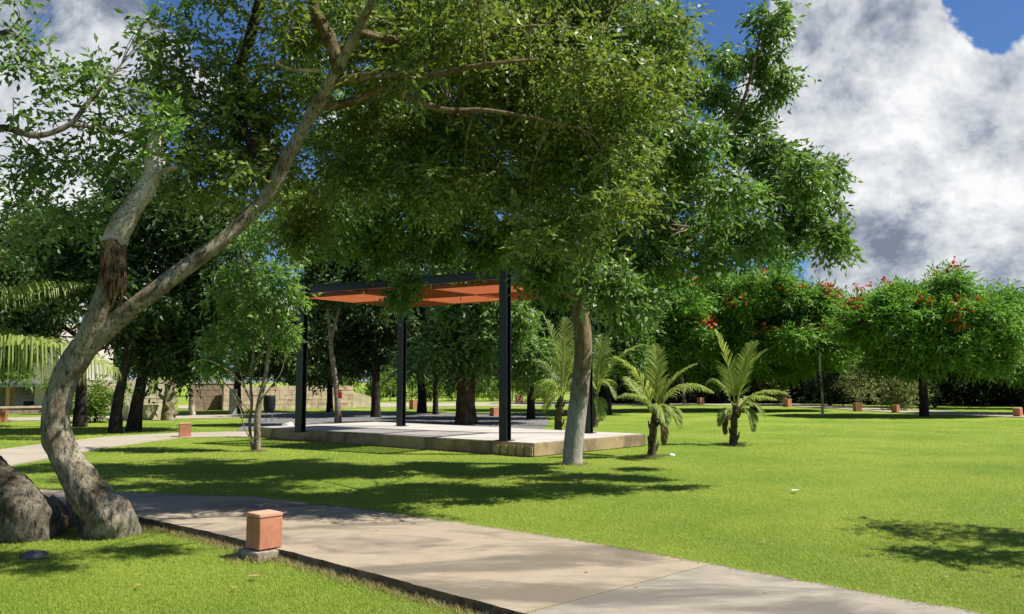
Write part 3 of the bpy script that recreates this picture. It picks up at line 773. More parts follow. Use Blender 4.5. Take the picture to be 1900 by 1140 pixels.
cc = [(1425, 45, .42), (1405, 120, .45), (1445, 160, .38), (1340, 110, .32), (1330, 175, .40), (1390, 210, .42), (1290, 230, .45), (1420, 270, .42), (1360, 265, .3), (1470, 290, .3), (1545, 315, .36), (1500, 330, .42), (1520, 385, .42), (1530, 440, .32),
      (1470, 420, .45), (1430, 350, .42), (1360, 350, .45), (1400, 430, .45), (1340, 420, .48), (1290, 350, .5), (1270, 440, .5), (1325, 470, .3), (1230, 400, .5), (1200, 470, .5), (1150, 440, .55), (1170, 530, .4), (1135, 510, .4), (1160, 590, .22), (1255, 300, .45),
      (1215, 240, .5), (1250, 160, .45), (1240, 80, .5), (1180, 350, .6), (1110, 390, .55), (1020, 400, .6), (960, 435, .45), (1010, 455, .4), (900, 445, .45), (860, 400, .6), (800, 440, .45), (770, 400, .6), (720, 445, .42), (690, 400, .6), (640, 430, .42), (620, 380, .5), (760, 520, .25), (740, 545, .15), (1030, 520, .28), (1000, 500, .25),
      (900, 330, .7), (780, 310, .7), (680, 290, .6), (1000, 280, .7), (1120, 270, .7), (850, 200, .8), (960, 170, .8), (1080, 160, .8), (1160, 90, .7), (1040, 30, .8), (920, 60, .8), (1000, -80, .9), (1140, -60, .8), (720, 210, .6), (1090, 490, .3)]
rngc = random.Random(5)
c_cl = []
for a, b, r in cc:
    yy = Y0 - 2.6 + rngc.uniform(-1.9, 1.9) if a > 1180 else Y0 - 2.3 + rngc.uniform(-2.9, 2.6)
    if 600 < a < 960 and b > 380: yy = Y0 - 1.2 + rngc.uniform(-1.2, 1.0)
    c_cl.append((P(a, b, yy), r))
for a in range(590, 1250, 104):
    for b in range(20, 440, 108):
        if b > 330 and a > 1080: continue
        c_cl.append((P(a + rngc.uniform(-30, 30), b + rngc.uniform(-30, 30), Y0 - 1.0 + rngc.uniform(-.6, .6)), .5))
for q in ((-0.6, 12.2, 8.6), (1.6, 12.4, 9.2), (2.4, 14.0, 9.0), (-1.4, 13.6, 8.2), (0.4, 15.0, 8.8), (-2.0, 14.8, 7.6)):
    c_cl.append((Vector(q), .6))
make_tree('shade_tree', 'tall spreading shade tree with limewashed trunk at the corner of the platform', 'tree', base, cl, c_cl, M['leaf_main'], 31, M['bark_lime'],
          nsub=15, per_sub=19, k=6, L=0.115, W=0.049, sl=0.26, droop=0.75, sides=18, wob=0.05, branch_r=0.016, sub_r=0.30, dens=0.6, flare=(3, 0.12, 3), own_twigs=True,
          limb_mats={i: M['bark_branch'] for i in range(1, 9)}, res=5, upn=0.5)

# ------------------------------------------------------------------ young multi-stem tree in front of the platform end
base = G(476, 838)
Y0 = base.y
yl = [(PP([(478, 842, Y0), (477, 800, Y0), (480, 755, Y0), (492, 700, Y0), (500, 640, Y0), (512, 560, Y0), (520, 480, Y0)]), [0.085, 0.075, 0.07, 0.05, 0.04, 0.03, 0.015]),
      (PP([(470, 842, Y0 - .05), (463, 790, Y0), (467, 750, Y0), (465, 700, Y0), (470, 640, Y0), (455, 560, Y0), (450, 480, Y0)]), [0.04, 0.035, 0.033, 0.03, 0.025, 0.02, 0.01]),
      (PP([(466, 745, Y0), (450, 715, Y0 - .2), (425, 690, Y0 - .4), (395, 672, Y0 - .5), (370, 668, Y0 - .6)]), [0.025, 0.02, 0.016, 0.011, 0.006]),
      (PP([(465, 705, Y0), (478, 670, Y0 - .1), (492, 645, Y0 - .2)]), [0.022, 0.018, 0.01]),
      (PP([(450, 715, Y0 - .2), (430, 700, Y0 - .3), (408, 700, Y0 - .3), (385, 712, Y0 - .3)]), [0.014, 0.012, 0.009, 0.005]),
      (PP([(464, 765, Y0), (440, 735, Y0 - .2), (418, 712, Y0 - .3), (398, 690, Y0 - .4), (388, 668, Y0 - .4)]), [0.016, 0.013, 0.010, 0.007, 0.003]),
      (PP([(463, 740, Y0), (448, 700, Y0 - .2), (440, 660, Y0 - .3), (425, 630, Y0 - .3)]), [0.018, 0.015, 0.011, 0.005]),
      (PP([(482, 745, Y0), (505, 715, Y0 - .2), (522, 690, Y0 - .2), (530, 655, Y0 - .2)]), [0.018, 0.015, 0.011, 0.005]),
      (PP([(470, 825, Y0 - .1), (452, 790, Y0 - .2), (446, 760, Y0 - .3), (430, 728, Y0 - .3)]), [0.016, 0.014, 0.011, 0.005]),
      (PP([(465, 775, Y0), (450, 760, Y0 - .1), (440, 740, Y0 - .2), (425, 735, Y0 - .2)]), [0.012, 0.01, 0.008, 0.004])]
yc = [(P(a, b, Y0 + dy), r) for a, b, dy, r in ((520, 420, 0, .5), (470, 440, .4, .5), (550, 470, .5, .45), (440, 500, .2, .5), (505, 505, -.3, .45), (545, 545, 0, .4), (470, 560, 0, .4), (420, 560, .4, .4), (510, 590, .3, .32), (440, 610, 0, .34), (395, 620, .3, .26), (535, 620, .2, .22), (400, 672, -.2, .16), (560, 410, .6, .4))]
make_tree('young_tree', 'young pale stemmed multi trunk tree with bright leaves left of the platform', 'tree', base, yl, yc, M['leaf_bright'], 41, M['bark_young'],
          nsub=9, per_sub=9, k=6, L=0.14, W=0.056, sl=0.28, droop=0.7, sides=10, sub_r=0.36, wob=0.08, branch_r=0.014)

# ------------------------------------------------------------------ background shade trees
def bg_tree(name, label, px, py, bend, r0, crowns, leaf, bark, seed, L=0.22, W=0.09, group=None, per=13, fork=None, nsub=10, cr=0.80, droop=0.5, low=-1.0, upn=0.7):
    base = G(px, py); Y = base.y
    pts = [base - Vector((0, 0, 0.1))] + [P(a, b, Y) for a, b in bend]
    n = len(pts)
    limbs = [(pts, [r0 * (1.12 - 0.5 * i / (n - 1)) for i in range(n)])]
    rr = np.random.default_rng(seed)
    clumps = []
    top = pts[-1]
    for (cx, cy, hw, hh, ncl) in crowns:
        c = P(cx, cy, Y + rr.uniform(-0.5, 0.5))
        mx = Y / FPX
        clumps += auto_clumps(c, (hw * mx, hw * mx * 0.8, hh * mx), ncl, cr, rr, low)
        limbs.append(([pts[-2], top, top.lerp(c, 0.6) + Vector((0, 0, 0.2)), c + Vector((0, 0, hh * mx * 0.4))], [r0 * 0.55, r0 * 0.5, r0 * 0.35, r0 * 0.12]))
    return make_tree(name, label, 'tree', base, limbs, clumps, leaf, seed, bark, nsub=nsub, per_sub=per, k=6, L=L, W=W, sl=0.5, droop=droop, group=group, sides=12,
                     wob=0.10, branch_r=0.02, flare=(3, 0.25, 3), twigs=False, upn=upn)

bgG = 'dark trunked shade trees behind the platform'
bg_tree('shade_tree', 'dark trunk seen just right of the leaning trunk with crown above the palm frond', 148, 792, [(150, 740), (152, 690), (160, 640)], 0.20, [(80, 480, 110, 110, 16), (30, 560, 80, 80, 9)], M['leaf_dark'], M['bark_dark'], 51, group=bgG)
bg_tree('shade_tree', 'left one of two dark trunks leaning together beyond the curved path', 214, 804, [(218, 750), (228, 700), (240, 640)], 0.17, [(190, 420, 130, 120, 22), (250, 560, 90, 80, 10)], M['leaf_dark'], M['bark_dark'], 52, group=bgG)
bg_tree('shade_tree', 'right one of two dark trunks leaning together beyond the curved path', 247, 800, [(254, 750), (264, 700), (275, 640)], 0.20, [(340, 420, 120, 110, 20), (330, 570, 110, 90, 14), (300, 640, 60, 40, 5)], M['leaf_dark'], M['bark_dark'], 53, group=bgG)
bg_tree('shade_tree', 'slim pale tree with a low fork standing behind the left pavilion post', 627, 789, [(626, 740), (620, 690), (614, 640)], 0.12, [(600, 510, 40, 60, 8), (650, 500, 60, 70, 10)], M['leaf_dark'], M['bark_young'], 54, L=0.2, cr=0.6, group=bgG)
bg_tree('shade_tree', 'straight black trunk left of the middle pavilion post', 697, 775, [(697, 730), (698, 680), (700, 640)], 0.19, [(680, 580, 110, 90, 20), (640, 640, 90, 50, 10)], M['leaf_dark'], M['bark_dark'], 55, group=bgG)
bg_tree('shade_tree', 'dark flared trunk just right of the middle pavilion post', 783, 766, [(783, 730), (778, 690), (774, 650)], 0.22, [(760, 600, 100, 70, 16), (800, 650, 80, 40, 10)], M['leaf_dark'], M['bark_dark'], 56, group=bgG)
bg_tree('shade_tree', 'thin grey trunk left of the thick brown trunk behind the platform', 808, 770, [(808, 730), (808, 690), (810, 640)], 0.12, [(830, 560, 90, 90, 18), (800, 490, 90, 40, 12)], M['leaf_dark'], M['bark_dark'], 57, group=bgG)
bg_tree('shade_tree', 'thick reddish brown trunk behind the platform under a dark crown', 864, 788, [(864, 750), (865, 700), (866, 650), (868, 610)], 0.36, [(900, 570, 110, 100, 26), (900, 480, 110, 45, 14), (960, 640, 70, 50, 9), (830, 640, 70, 50, 8)], M['leaf_main'], M['bark_brown'], 58, group=bgG)
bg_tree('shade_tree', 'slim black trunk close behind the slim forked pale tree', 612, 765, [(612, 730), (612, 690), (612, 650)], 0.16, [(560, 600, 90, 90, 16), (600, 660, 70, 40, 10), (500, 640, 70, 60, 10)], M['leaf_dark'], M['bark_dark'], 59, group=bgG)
bg_tree('shade_tree', 'leafy tree behind the two shaded palms right of the pavilion', 1065, 762, [(1065, 720), (1068, 680), (1070, 640)], 0.2, [(1070, 560, 120, 120, 26), (1010, 640, 60, 50, 8), (1150, 650, 60, 50, 8)], M['leaf_main'], M['bark_dark'], 60, group=bgG)
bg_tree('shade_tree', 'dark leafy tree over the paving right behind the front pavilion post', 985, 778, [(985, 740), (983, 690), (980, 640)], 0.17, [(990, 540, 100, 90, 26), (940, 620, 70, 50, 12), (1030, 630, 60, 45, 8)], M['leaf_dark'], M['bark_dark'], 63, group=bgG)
bg_tree('shade_tree', 'dark leafy tree standing behind the palm right of the limewashed trunk', 1128, 770, [(1128, 735), (1130, 690), (1130, 640)], 0.17, [(1130, 560, 100, 90, 24), (1160, 640, 60, 50, 10), (1090, 650, 50, 40, 8)], M['leaf_main'], M['bark_dark'], 64, group=bgG)
bg_tree('shade_tree', 'leafy tree closing the gap behind the young multi trunk tree', 440, 768, [(440, 730), (442, 690), (446, 640)], 0.2, [(420, 560, 110, 110, 22), (370, 650, 60, 40, 8), (480, 640, 60, 50, 8)], M['leaf_main'], M['bark_dark'], 61, group=bgG)
bg_tree('shade_tree', 'leafy tree in front of the pale building at the left picture edge', -45, 784, [(-45, 740), (-40, 690), (-30, 640)], 0.16, [(20, 570, 110, 80, 26), (-60, 480, 120, 110, 14), (20, 660, 50, 30, 6)], M['leaf_bright'], M['bark_dark'], 62, group=bgG)

# ------------------------------------------------------------------ flame trees and thin saplings on the right
flG = 'flame trees with orange blossom beyond the lawn'
def flame(label, px, py, bend, r0, crowns, seed, nb):
    base = G(px, py); Y = base.y
    pts = [base - Vector((0, 0, 0.1))] + [P(a, b, Y) for a, b in bend]
    limbs = [(pts, [r0 * (1.1 - 0.4 * i / (len(pts) - 1)) for i in range(len(pts))])]
    rr = np.random.default_rng(seed); clumps = []
    mx = Y / FPX
    for (cx, cy, hw, hh, ncl) in crowns:
        c = P(cx, cy, Y)
        cl_ = auto_clumps(c, (hw * mx, hw * mx * 0.75, hh * mx), ncl, 0.95, rr, -0.7)
        clumps += cl_
        for q in range(3):
            t = cl_[q * len(cl_) // 3][0]
            limbs.append(([pts[-2], pts[-1], pts[-1].lerp(t, 0.55) + Vector((0, 0, 0.3)), t], [r0 * 0.5, r0 * 0.45, r0 * 0.3, 0.03]))
    return make_tree('flame_tree', label, 'tree', base, limbs, clumps, M['leaf_flam'], seed, M['bark_dark'], nsub=11, per_sub=15, k=8, L=0.27, W=0.070, sl=0.65, droop=0.2, flat=0.32,
                     group=flG, sides=10, wob=0.08, branch_r=0.03, sub_r=0.5, blossoms=nb, twigs=False, upn=1.9)
flame('large round flame tree with few blossoms behind the rightmost young palm', 1400, 762, [(1398, 735), (1400, 700), (1402, 660)], 0.22, [(1412, 602, 142, 100, 104), (1505, 640, 74, 66, 30), (1350, 660, 80, 54, 20)], 71, (40, 0.19))
flame('broad flat flame tree on a single dark trunk standing at the far lawn edge', 1715, 773, [(1714, 740), (1712, 700), (1716, 670)], 0.20, [(1722, 588, 128, 70, 66), (1645, 594, 62, 50, 18), (1800, 636, 76, 56, 26), (1690, 655, 66, 36, 12)], 72, (44, 0.17))
flame('flame tree cut by the right picture edge with few blossoms', 1905, 768, [(1905, 740), (1903, 700), (1900, 670)], 0.20, [(1890, 606, 66, 54, 26), (1900, 660, 66, 36, 12), (1985, 610, 90, 60, 14)], 73, (12, 0.16))
flame('small flame tree with bright orange blossoms just right of the limewashed trunk', 1235, 764, [(1236, 730), (1238, 690), (1240, 660)], 0.18, [(1230, 590, 85, 80, 30), (1200, 650, 60, 40, 9), (1290, 640, 50, 50, 9)], 74, (26, 0.19))

base = G(1524, 771); Y0 = base.y
make_tree('sapling', 'thin sapling with a white upper stem standing between two flame trees', 'tree', base,
          [(PP([(1526, 774, Y0), (1526, 740, Y0), (1524, 710, Y0), (1522, 690, Y0), (1521, 658, Y0)]), [0.07, 0.06, 0.05, 0.05, 0.045])],
          [(P(1530, 690, Y0), .4), (P(1512, 705, Y0), .35), (P(1545, 700, Y0), .4)], M['leaf_wood'], 81, M['bark_dark'], nsub=5, per_sub=8, L=0.16, W=0.07, sides=8, limb_mats={0: M['bark_pale']})
bare = P(1545, 640, 62); bare.z = 0
mb = MB(); rr = random.Random(9)
def bare_branch(p, d_, l, r, depth):
    q = p + d_ * l
    mb.tube([p, (p + q) / 2 + Vector((rr.uniform(-.06, .06), 0, rr.uniform(-.05, .05))) * l, q], [r, r * .85, r * .6], 5, 2, cap=False)
    if depth:
        for k in range(3):
            bare_branch(p.lerp(q, rr.uniform(.5, 1)), (d_ + Vector((rr.uniform(-.7, .7), rr.uniform(-.6, .6), rr.uniform(-.1, .5)))).normalized(), l * rr.uniform(.55, .8), r * .55, depth - 1)
bare_branch(bare, Vector((0.02, 0, 1)), 5.0, 0.12, 0)
for k in range(5):
    bare_branch(bare + Vector((0.1, 0, 4.6)), Vector((rr.uniform(-.5, .5), rr.uniform(-.4, .4), 1)).normalized(), 1.9, 0.055, 3)
o = mb.build('bare_tree', M['bark_brown'], None, bare); o.location = bare
tag(o, 'leafless grey tree standing up in the sky gap between two flame trees', 'tree')

# ------------------------------------------------------------------ woodland beyond the far path
rr = np.random.default_rng(90)
woodG = 'woodland trees beyond the far path'
for i in range(20):
    px = 1090 + i * 46 + rr.uniform(-14, 14)
    y = 55 + rr.uniform(0, 8) - max(0, (px - 1500)) * 0.018 + (6 if i % 2 else 0)
    x = (px - CX) / FPX * y
    h = (5.6 if 1500 < px < 1600 else 7.2) + rr.uniform(-0.4, 0.7)
    b = Vector((x, y, 0)); t = b + Vector((rr.uniform(-.6, .6), 0, h * 0.6))
    cl_ = auto_clumps((x, y - 0.6, h * 0.60), (2.9, 2.6, h * 0.38), 20, 0.95, rr)
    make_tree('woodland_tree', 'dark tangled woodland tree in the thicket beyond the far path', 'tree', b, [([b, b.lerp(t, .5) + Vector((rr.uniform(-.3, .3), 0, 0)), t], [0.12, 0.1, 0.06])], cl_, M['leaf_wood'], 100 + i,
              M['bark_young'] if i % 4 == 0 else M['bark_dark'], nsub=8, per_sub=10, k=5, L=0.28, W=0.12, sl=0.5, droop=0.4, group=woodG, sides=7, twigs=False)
# undergrowth that closes the wood
subs = []
for k in range(1300):
    px = rr.uniform(1080, 2150)
    yy = 60 + rr.uniform(0, 9) - max(0, (px - 1500)) * 0.018
    subs.append((np.array([(px - CX) / FPX * yy, yy, 0.15 + abs(rr.normal()) * 1.5]), 0.35 + 0.6 * rr.random(), 0.6 + rr.random()))
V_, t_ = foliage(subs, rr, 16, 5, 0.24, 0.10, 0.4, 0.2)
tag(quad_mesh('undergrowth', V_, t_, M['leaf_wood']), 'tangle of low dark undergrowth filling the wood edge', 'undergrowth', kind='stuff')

# shrubs: sunny ones behind the pavilion, pale ones at the wood edge
def shrub(name, label, x, y, w_, h, leaf, seed, group, n=9, L=0.17):
    rr = np.random.default_rng(seed)
    b = Vector((x, y, 0))
    cl_ = auto_clumps((x, y, h * 0.48), (w_ / 2, w_ / 2 * 0.8, h * 0.48), n, h * 0.24, rr)
    limbs = [([b - Vector((0, 0, .05)), b + Vector((0.05, 0, h * .3)), b + Vector((0.1, 0, h * .6))], [0.05, 0.04, 0.02])]
    return make_tree(name, label, 'shrub', b, limbs, cl_, leaf, seed, M['bark_dark'], nsub=8, per_sub=10, k=5, L=L, W=L * .45, sl=0.3, droop=0.1, group=group, sides=6, twigs=False)
sg = 'sunlit shrubs beyond the far path behind the pavilion'
for i, px in enumerate((585, 650, 690, 725, 765, 800, 838, 880, 915, 950, 985, 1020, 1060)):
    y = 67 + (i * 37 % 5)
    shrub('shrub', 'sunlit yellow green shrub in the row beyond the far path behind the pavilion', (px - CX) / FPX * y, y, 2.6, 2.3 + (i * 13 % 5) * .18, M['leaf_bush'], 200 + i, sg)
for i, (px, y, w_, h, lb) in enumerate(((1660, 46.5, 2.3, 3.3, 'tall pale dusty shrub left of the single flame tree trunk'), (1590, 50, 2.4, 3.9, 'pale olive shrub behind the ochre bollard'),
                                        (1700, 51, 1.6, 2.6, 'pale shrub directly behind the flame tree trunk'), (1440, 60, 2.2, 3.0, 'pale shrub behind the right palm at the wood edge'),
                                        (1180, 63, 2.2, 2.6, 'sunlit shrub behind the left sunlit palm'))):
    shrub('shrub', lb, (px - CX) / FPX * y, y, w_, h, M['leaf_pale'], 230 + i, None, 9, 0.16)
for i, (px, y, w_, h, lb) in enumerate(((182, 33, 1.9, 1.9, 'leafy bush just right of the leaning trunk in front of the beige wall'), (285, 47, 2.4, 1.6, 'low bush growing over the beige wall behind the stubby palm'),
                                        (130, 41, 2.4, 1.8, 'bush in front of the pale building beside the steps'))):
    shrub('shrub', lb, (px - CX) / FPX * y, y, w_, h, M['leaf_dark'] if i in (3,) else M['leaf_bush'], 250 + i, None, 9, 0.14)
# far tree belt that closes the view behind the pavilion
rr = np.random.default_rng(91)
for i in range(9):
    x = -46 + i * 5.6 + rr.uniform(-1, 1); y = 84 + rr.uniform(0, 10); h = 8.5 + rr.uniform(-1, 1.5)
    b = Vector((x, y, 0)); t = b + Vector((0, 0, h * 0.6))
    cl_ = auto_clumps((x, y, h * 0.55), (3.8, 3.0, h * 0.46), 16, 1.5, rr)
    make_tree('woodland_tree', 'distant dark green tree in the belt far behind the pavilion and walls', 'tree', b, [([b, b.lerp(t, .5), t], [0.2, 0.16, 0.1])], cl_, M['leaf_dark'], 130 + i,
              M['bark_dark'], nsub=7, per_sub=9, k=5, L=0.42, W=0.19, sl=0.7, droop=0.4, group='distant tree belt behind the pavilion', sides=7, twigs=False)

# ------------------------------------------------------------------ young coconut palms
def frond_arrays(b, c, t, ll, rng, hang, n=38, width=0.026):
    """leaflet quads along the arc b-c-t"""
    out = []
    b, c, t = (np.array(q) for q in (b, c, t))
    for side in (-1, 1):
        for i in range(n):
            u = 0.16 + 0.84 * (i + 0.5 * (side > 0)) / n
            p = (1 - u) ** 2 * b + 2 * u * (1 - u) * c + u * u * t
            tg = unit(2 * (1 - u) * (c - b) + 2 * u * (t - c))
            s = np.cross(tg, np.array([0, 0, 1.0]))
            if np.linalg.norm(s) < 0.25: s = np.cross(tg, np.array([0.3, 1.0, 0]))
            s = unit(s) * side
            up = np.cross(unit(np.cross(tg, s)), tg) if False else unit(np.cross(s * side, tg))
            prof = math.sin(math.pi * min(1, 0.22 + 0.76 * u)) ** 0.7
            l = ll * prof * rng.uniform(0.85, 1.1)
            d0 = unit(tg * 1.05 + s * 0.72 + up * 0.30 + rng.normal(size=3) * 0.06)
            d1 = unit(d0 + np.array([0, 0, -hang]))
            d2 = unit(d1 + np.array([0, 0, -hang * 1.2]))
            wv = unit(np.cross(d0, up + rng.normal(size=3) * 0.3)) * width
            q0, q1, q2, q3 = p, p + d0 * l * .4, p + d0 * l * .4 + d1 * l * .35, p + d0 * l * .4 + d1 * l * .35 + d2 * l * .25
            out.append([q0 - wv * .4, q0 + wv * .4, q1 + wv * .6, q1 - wv * .6])
            out.append([q1 - wv * .6, q1 + wv * .6, q2 + wv * .45, q2 - wv * .45])
            out.append([q2 - wv * .45, q2 + wv * .45, q3 + wv * .05, q3 - wv * .05])
    return np.array(out)

def palm(label, base, trunk, r0, fronds, seed, ll=0.34, group='young coconut palms on the lawn', bark=None, n_leaf=38, w_leaf=0.026):
    """fronds: (base, control, tip, hang) world points"""
    rng = np.random.default_rng(seed)
    base = Vector(base)
    root = empty('palm', base, label, 'palm', group)
    mb = MB()
    n = len(trunk)
    mb.tube(trunk, [r0 * (1.15 - 0.45 * i / (n - 1)) for i in range(n)], 12, 5, 0.22, 9, seed)
    for k in range(7):                     # old leaf bases
        a = trunk[0].lerp(trunk[-1], 0.15 + 0.11 * k); an = k * 2.4
        o_ = Vector((math.cos(an), math.sin(an), 0))
        mb.tube([a + o_ * r0 * .6, a + o_ * r0 * 1.2 + Vector((0, 0, .09)), a + o_ * r0 * 1.5 + Vector((0, 0, .22))], [r0 * .45, r0 * .32, r0 * .12], 6, 2)
    mb.build('trunk', bark or M['palm_trunk'], root, base)
    for (b, c, t, hang) in fronds:
        dead = hang > 1.5 and ll < 0.6
        mb = MB()
        pts = [(1 - u) ** 2 * b + 2 * u * (1 - u) * c + u * u * t for u in (0, .2, .4, .6, .8, 1)]
        mb.tube(pts, [.024, .019, .015, .011, .007, .003], 6, 3)
        V_ = frond_arrays(b, c, t, ll * min(1.3, 0.45 + 0.42 * ((c - b).length + (t - c).length)), rng, hang, n_leaf, w_leaf)
        fr_ = quad_mesh('frond', V_, np.clip(np.repeat(rng.random(len(V_) // 3), 3) * .7 + rng.random() * .3, 0, 1), M['dry_frond'] if dead else M['leaf_palm'], root, base)
        if dead: fr_['label'] = 'dry brown frond hanging down'
        mb.build('rachis', M['dry_frond'] if dead else M['rachis'], fr_, base)
    return root

def pf(Y, *rows):
    """rows: base px, control px, tip px, depth offset at control and tip, hang"""
    return [(P(a, b, Y), P(c, d_, Y + e1), P(f, g, Y + e2), h) for (a, b, c, d_, f, g, e1, e2, h) in rows]
b = G(1210, 848); Y0 = b.y
palm('young palm with arching pale fronds standing left of the other sunlit palm', b, PP([(1210, 850, Y0), (1210, 820, Y0), (1212, 790, Y0), (1216, 765, Y0)]), 0.085,
     pf(Y0, (1214, 775, 1195, 690, 1140, 662, -.1, -.2, .5), (1214, 775, 1235, 700, 1292, 676, -.2, -.3, .35), (1218, 770, 1255, 690, 1322, 728, .2, .3, .9), (1212, 770, 1190, 720, 1145, 738, -.3, -.5, .9), 
        (1216, 768, 1222, 700, 1216, 640, .2, .4, .25), (1216, 770, 1245, 730, 1262, 795, -.4, -.6, .9), (1214, 770, 1225, 730, 1236, 790, -.6, -.9, .7), (1213, 780, 1232, 770, 1232, 825, -.2, -.25, 1.6), (1212, 770, 1180, 720, 1160, 700, .5, .9, .5)), 301, 0.36)
mb = MB(); mb.tube(PP([(1207, 808, Y0 - .05), (1195, 795, Y0 - .05), (1183, 782, Y0 - .05)]), [.016, .014, .011], 6, 2)
b = G(1362, 826); Y0 = b.y
palm('young palm with two tall upright yellow green fronds at the open side of the lawn', b, PP([(1361, 829, Y0), (1361, 800, Y0), (1363, 775, Y0), (1366, 752, Y0)]), 0.095,
     pf(Y0, (1364, 760, 1360, 690, 1326, 612, 0, -.1, .2), (1366, 760, 1372, 690, 1424, 648, -.1, -.2, .2), (1366, 760, 1385, 660, 1398, 636, .4, .6, .25), (1368, 762, 1400, 715, 1460, 730, -.1, -.1, .7),
        (1366, 765, 1395, 730, 1420, 775, -.3, -.5, .9), (1364, 762, 1335, 690, 1312, 712, .2, .2, .8), (1362, 768, 1345, 745, 1335, 790, -.2, -.4, .9), (1368, 765, 1395, 745, 1398, 800, -.4, -.6, .8), (1362, 775, 1348, 762, 1345, 805, -.1, -.15, 1.6), (1364, 765, 1380, 725, 1440, 742, .5, .8, .7)), 302, 0.36)
b = G(1035, 798); Y0 = b.y
palm('young shaded palm behind the platform left of the limewashed trunk', b, PP([(1036, 800, Y0), (1036, 775, Y0), (1038, 750, Y0), (1042, 735, Y0)]), 0.12,
     pf(Y0, (1040, 740, 1020, 680, 988, 740, -.3, -.5, .9), (1042, 735, 1048, 650, 1048, 590, 0, 0, .3), (1042, 735, 1040, 640, 1005, 580, .3, .5, .4), (1042, 738, 1020, 670, 992, 670, .4, .6, .6), (1044, 738, 1070, 670, 1105, 720, -.2, -.3, .9), (1044, 738, 1060, 650, 1085, 610, .3, .6, .4), (1040, 742, 1030, 715, 1010, 765, -.4, -.6, .8)), 303, 0.5)
b = G(1103, 792); Y0 = b.y
palm('young palm showing just right of the limewashed trunk', b, PP([(1103, 794, Y0), (1103, 770, Y0), (1104, 750, Y0), (1106, 735, Y0)]), 0.12,
     pf(Y0, (1106, 740, 1118, 680, 1142, 740, -.3, -.5, .9), (1106, 735, 1112, 670, 1120, 625, 0, 0, .3), (1106, 738, 1130, 660, 1190, 640, .3, .5, .5), (1106, 738, 1090, 660, 1070, 640, .3, .5, .5), (1106, 742, 1112, 730, 1116, 780, -.4, -.6, .8)), 304, 0.5)
b = G(1218, 764); Y0 = b.y
# palms on the left
palm('big palm leaning in from outside the left picture edge with one long drooping frond', G(-175, 800), [G(-175, 802), P(-172, 760, G(-175, 800).y), P(-165, 720, G(-175, 800).y), P(-160, 690, G(-175, 800).y)], 0.2,
     [(P(-160, 720, 26), P(20, 575, 24), P(215, 690, 23), 2.2), (P(-160, 700, 26), P(-60, 540, 25.5), P(150, 528, 25), .9), (P(-160, 700, 26), P(-40, 600, 27), P(60, 640, 28), .9), (P(-160, 700, 26), P(-300, 600, 26), P(-400, 700, 26), .9), (P(-160, 700, 26), P(-120, 520, 27), P(-20, 470, 28), .6)], 305, 1.9, 'palms on the left side', None, 84, 0.042)
b = G(312, 780); Y0 = b.y
palm('stubby palm with a thick yellow brown trunk behind the curved path', b, PP([(312, 782, Y0), (312, 760, Y0), (314, 735, Y0), (316, 712, Y0)]), 0.26,
     pf(Y0, (316, 712, 300, 660, 262, 690, -.4, -.8, .8), (316, 712, 330, 650, 345, 672, .2, .4, .7), (316, 712, 322, 660, 330, 640, 0, .3, .4), (314, 712, 290, 690, 285, 730, -.6, -.9, .8), (316, 712, 290, 640, 250, 650, .5, .9, .6)), 306, 0.5, 'palms on the left side', M['bark_young'])
b = G(356, 772); Y0 = b.y
palm('slim palm with a pale stem and one arching yellow frond left of the tan wall', b, PP([(358, 773, Y0), (356, 750, Y0), (354, 728, Y0), (353, 714, Y0)]), 0.1,
     pf(Y0, (353, 718, 370, 690, 402, 692, -.3, -.5, .8), (353, 718, 345, 690, 330, 718, -.3, -.5, .9), (353, 718, 380, 680, 425, 720, .3, .5, .9), (353, 716, 352, 690, 362, 670, .3, .6, .5)), 307, 0.55, 'palms on the left side', M['bark_pale'])

# ------------------------------------------------------------------ walls and building on the left
def wall(name, label, cat, px0, px1, py_top, py_base, mat, depth=0.4, cap=None, courses=0, rz=R(34)):
    a, b_ = G(px0, py_base), G(px1, py_base)
    y = (a.y + b_.y) / 2
    h = P(px0, py_top, y).z
    root = empty(name, ((a.x + b_.x) / 2, y, 0), label, cat, None, rz)
    mb = MB()
    wdt = (b_.x - a.x) / math.cos(rz)
    rr = random.Random(int(px0))
    if courses:
        zc = 0.0; ch = h / courses
        for q in range(courses):
            x = -wdt / 2
            while x < wdt / 2 - 0.01:
                l = min(rr.uniform(0.35, 0.8), wdt / 2 - x)
                mb.box((x + l / 2, rr.uniform(-.012, .012), zc + ch / 2), (l - 0.02, depth, ch - 0.015)); x += l
            zc += ch
        mb.box((0, 0.0, h / 2), (wdt - 0.01, depth - 0.05, h - 0.02))
    else:
        mb.box((0, 0, h / 2), (wdt, depth, h))
    mb.build('wall_body', mat, root)
    if cap is not None:
        mb = MB(); mb.box((0, 0, h + 0.04), (wdt + .06, depth + .08, 0.08)); mb.build('coping', cap, root)
    return root
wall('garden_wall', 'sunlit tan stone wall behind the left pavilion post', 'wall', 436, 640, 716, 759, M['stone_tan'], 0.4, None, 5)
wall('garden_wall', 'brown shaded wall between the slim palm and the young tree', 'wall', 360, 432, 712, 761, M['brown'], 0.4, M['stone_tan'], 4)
wall('garden_wall', 'beige broken wall behind the two leaning dark trunks', 'wall', 150, 300, 705, 764, M['stone_cream'], 0.4, None, 5)
wall('stone_bench', 'pale cream stone block bench behind the two leaning dark trunks', 'bench', 232, 298, 751, 779, M['stone_cream'], 0.8)
wall('square_pillar', 'dark grey square pillar at the near end of the tan wall', 'pillar', 427, 437, 722, 769, M['render_grey'], 0.3)
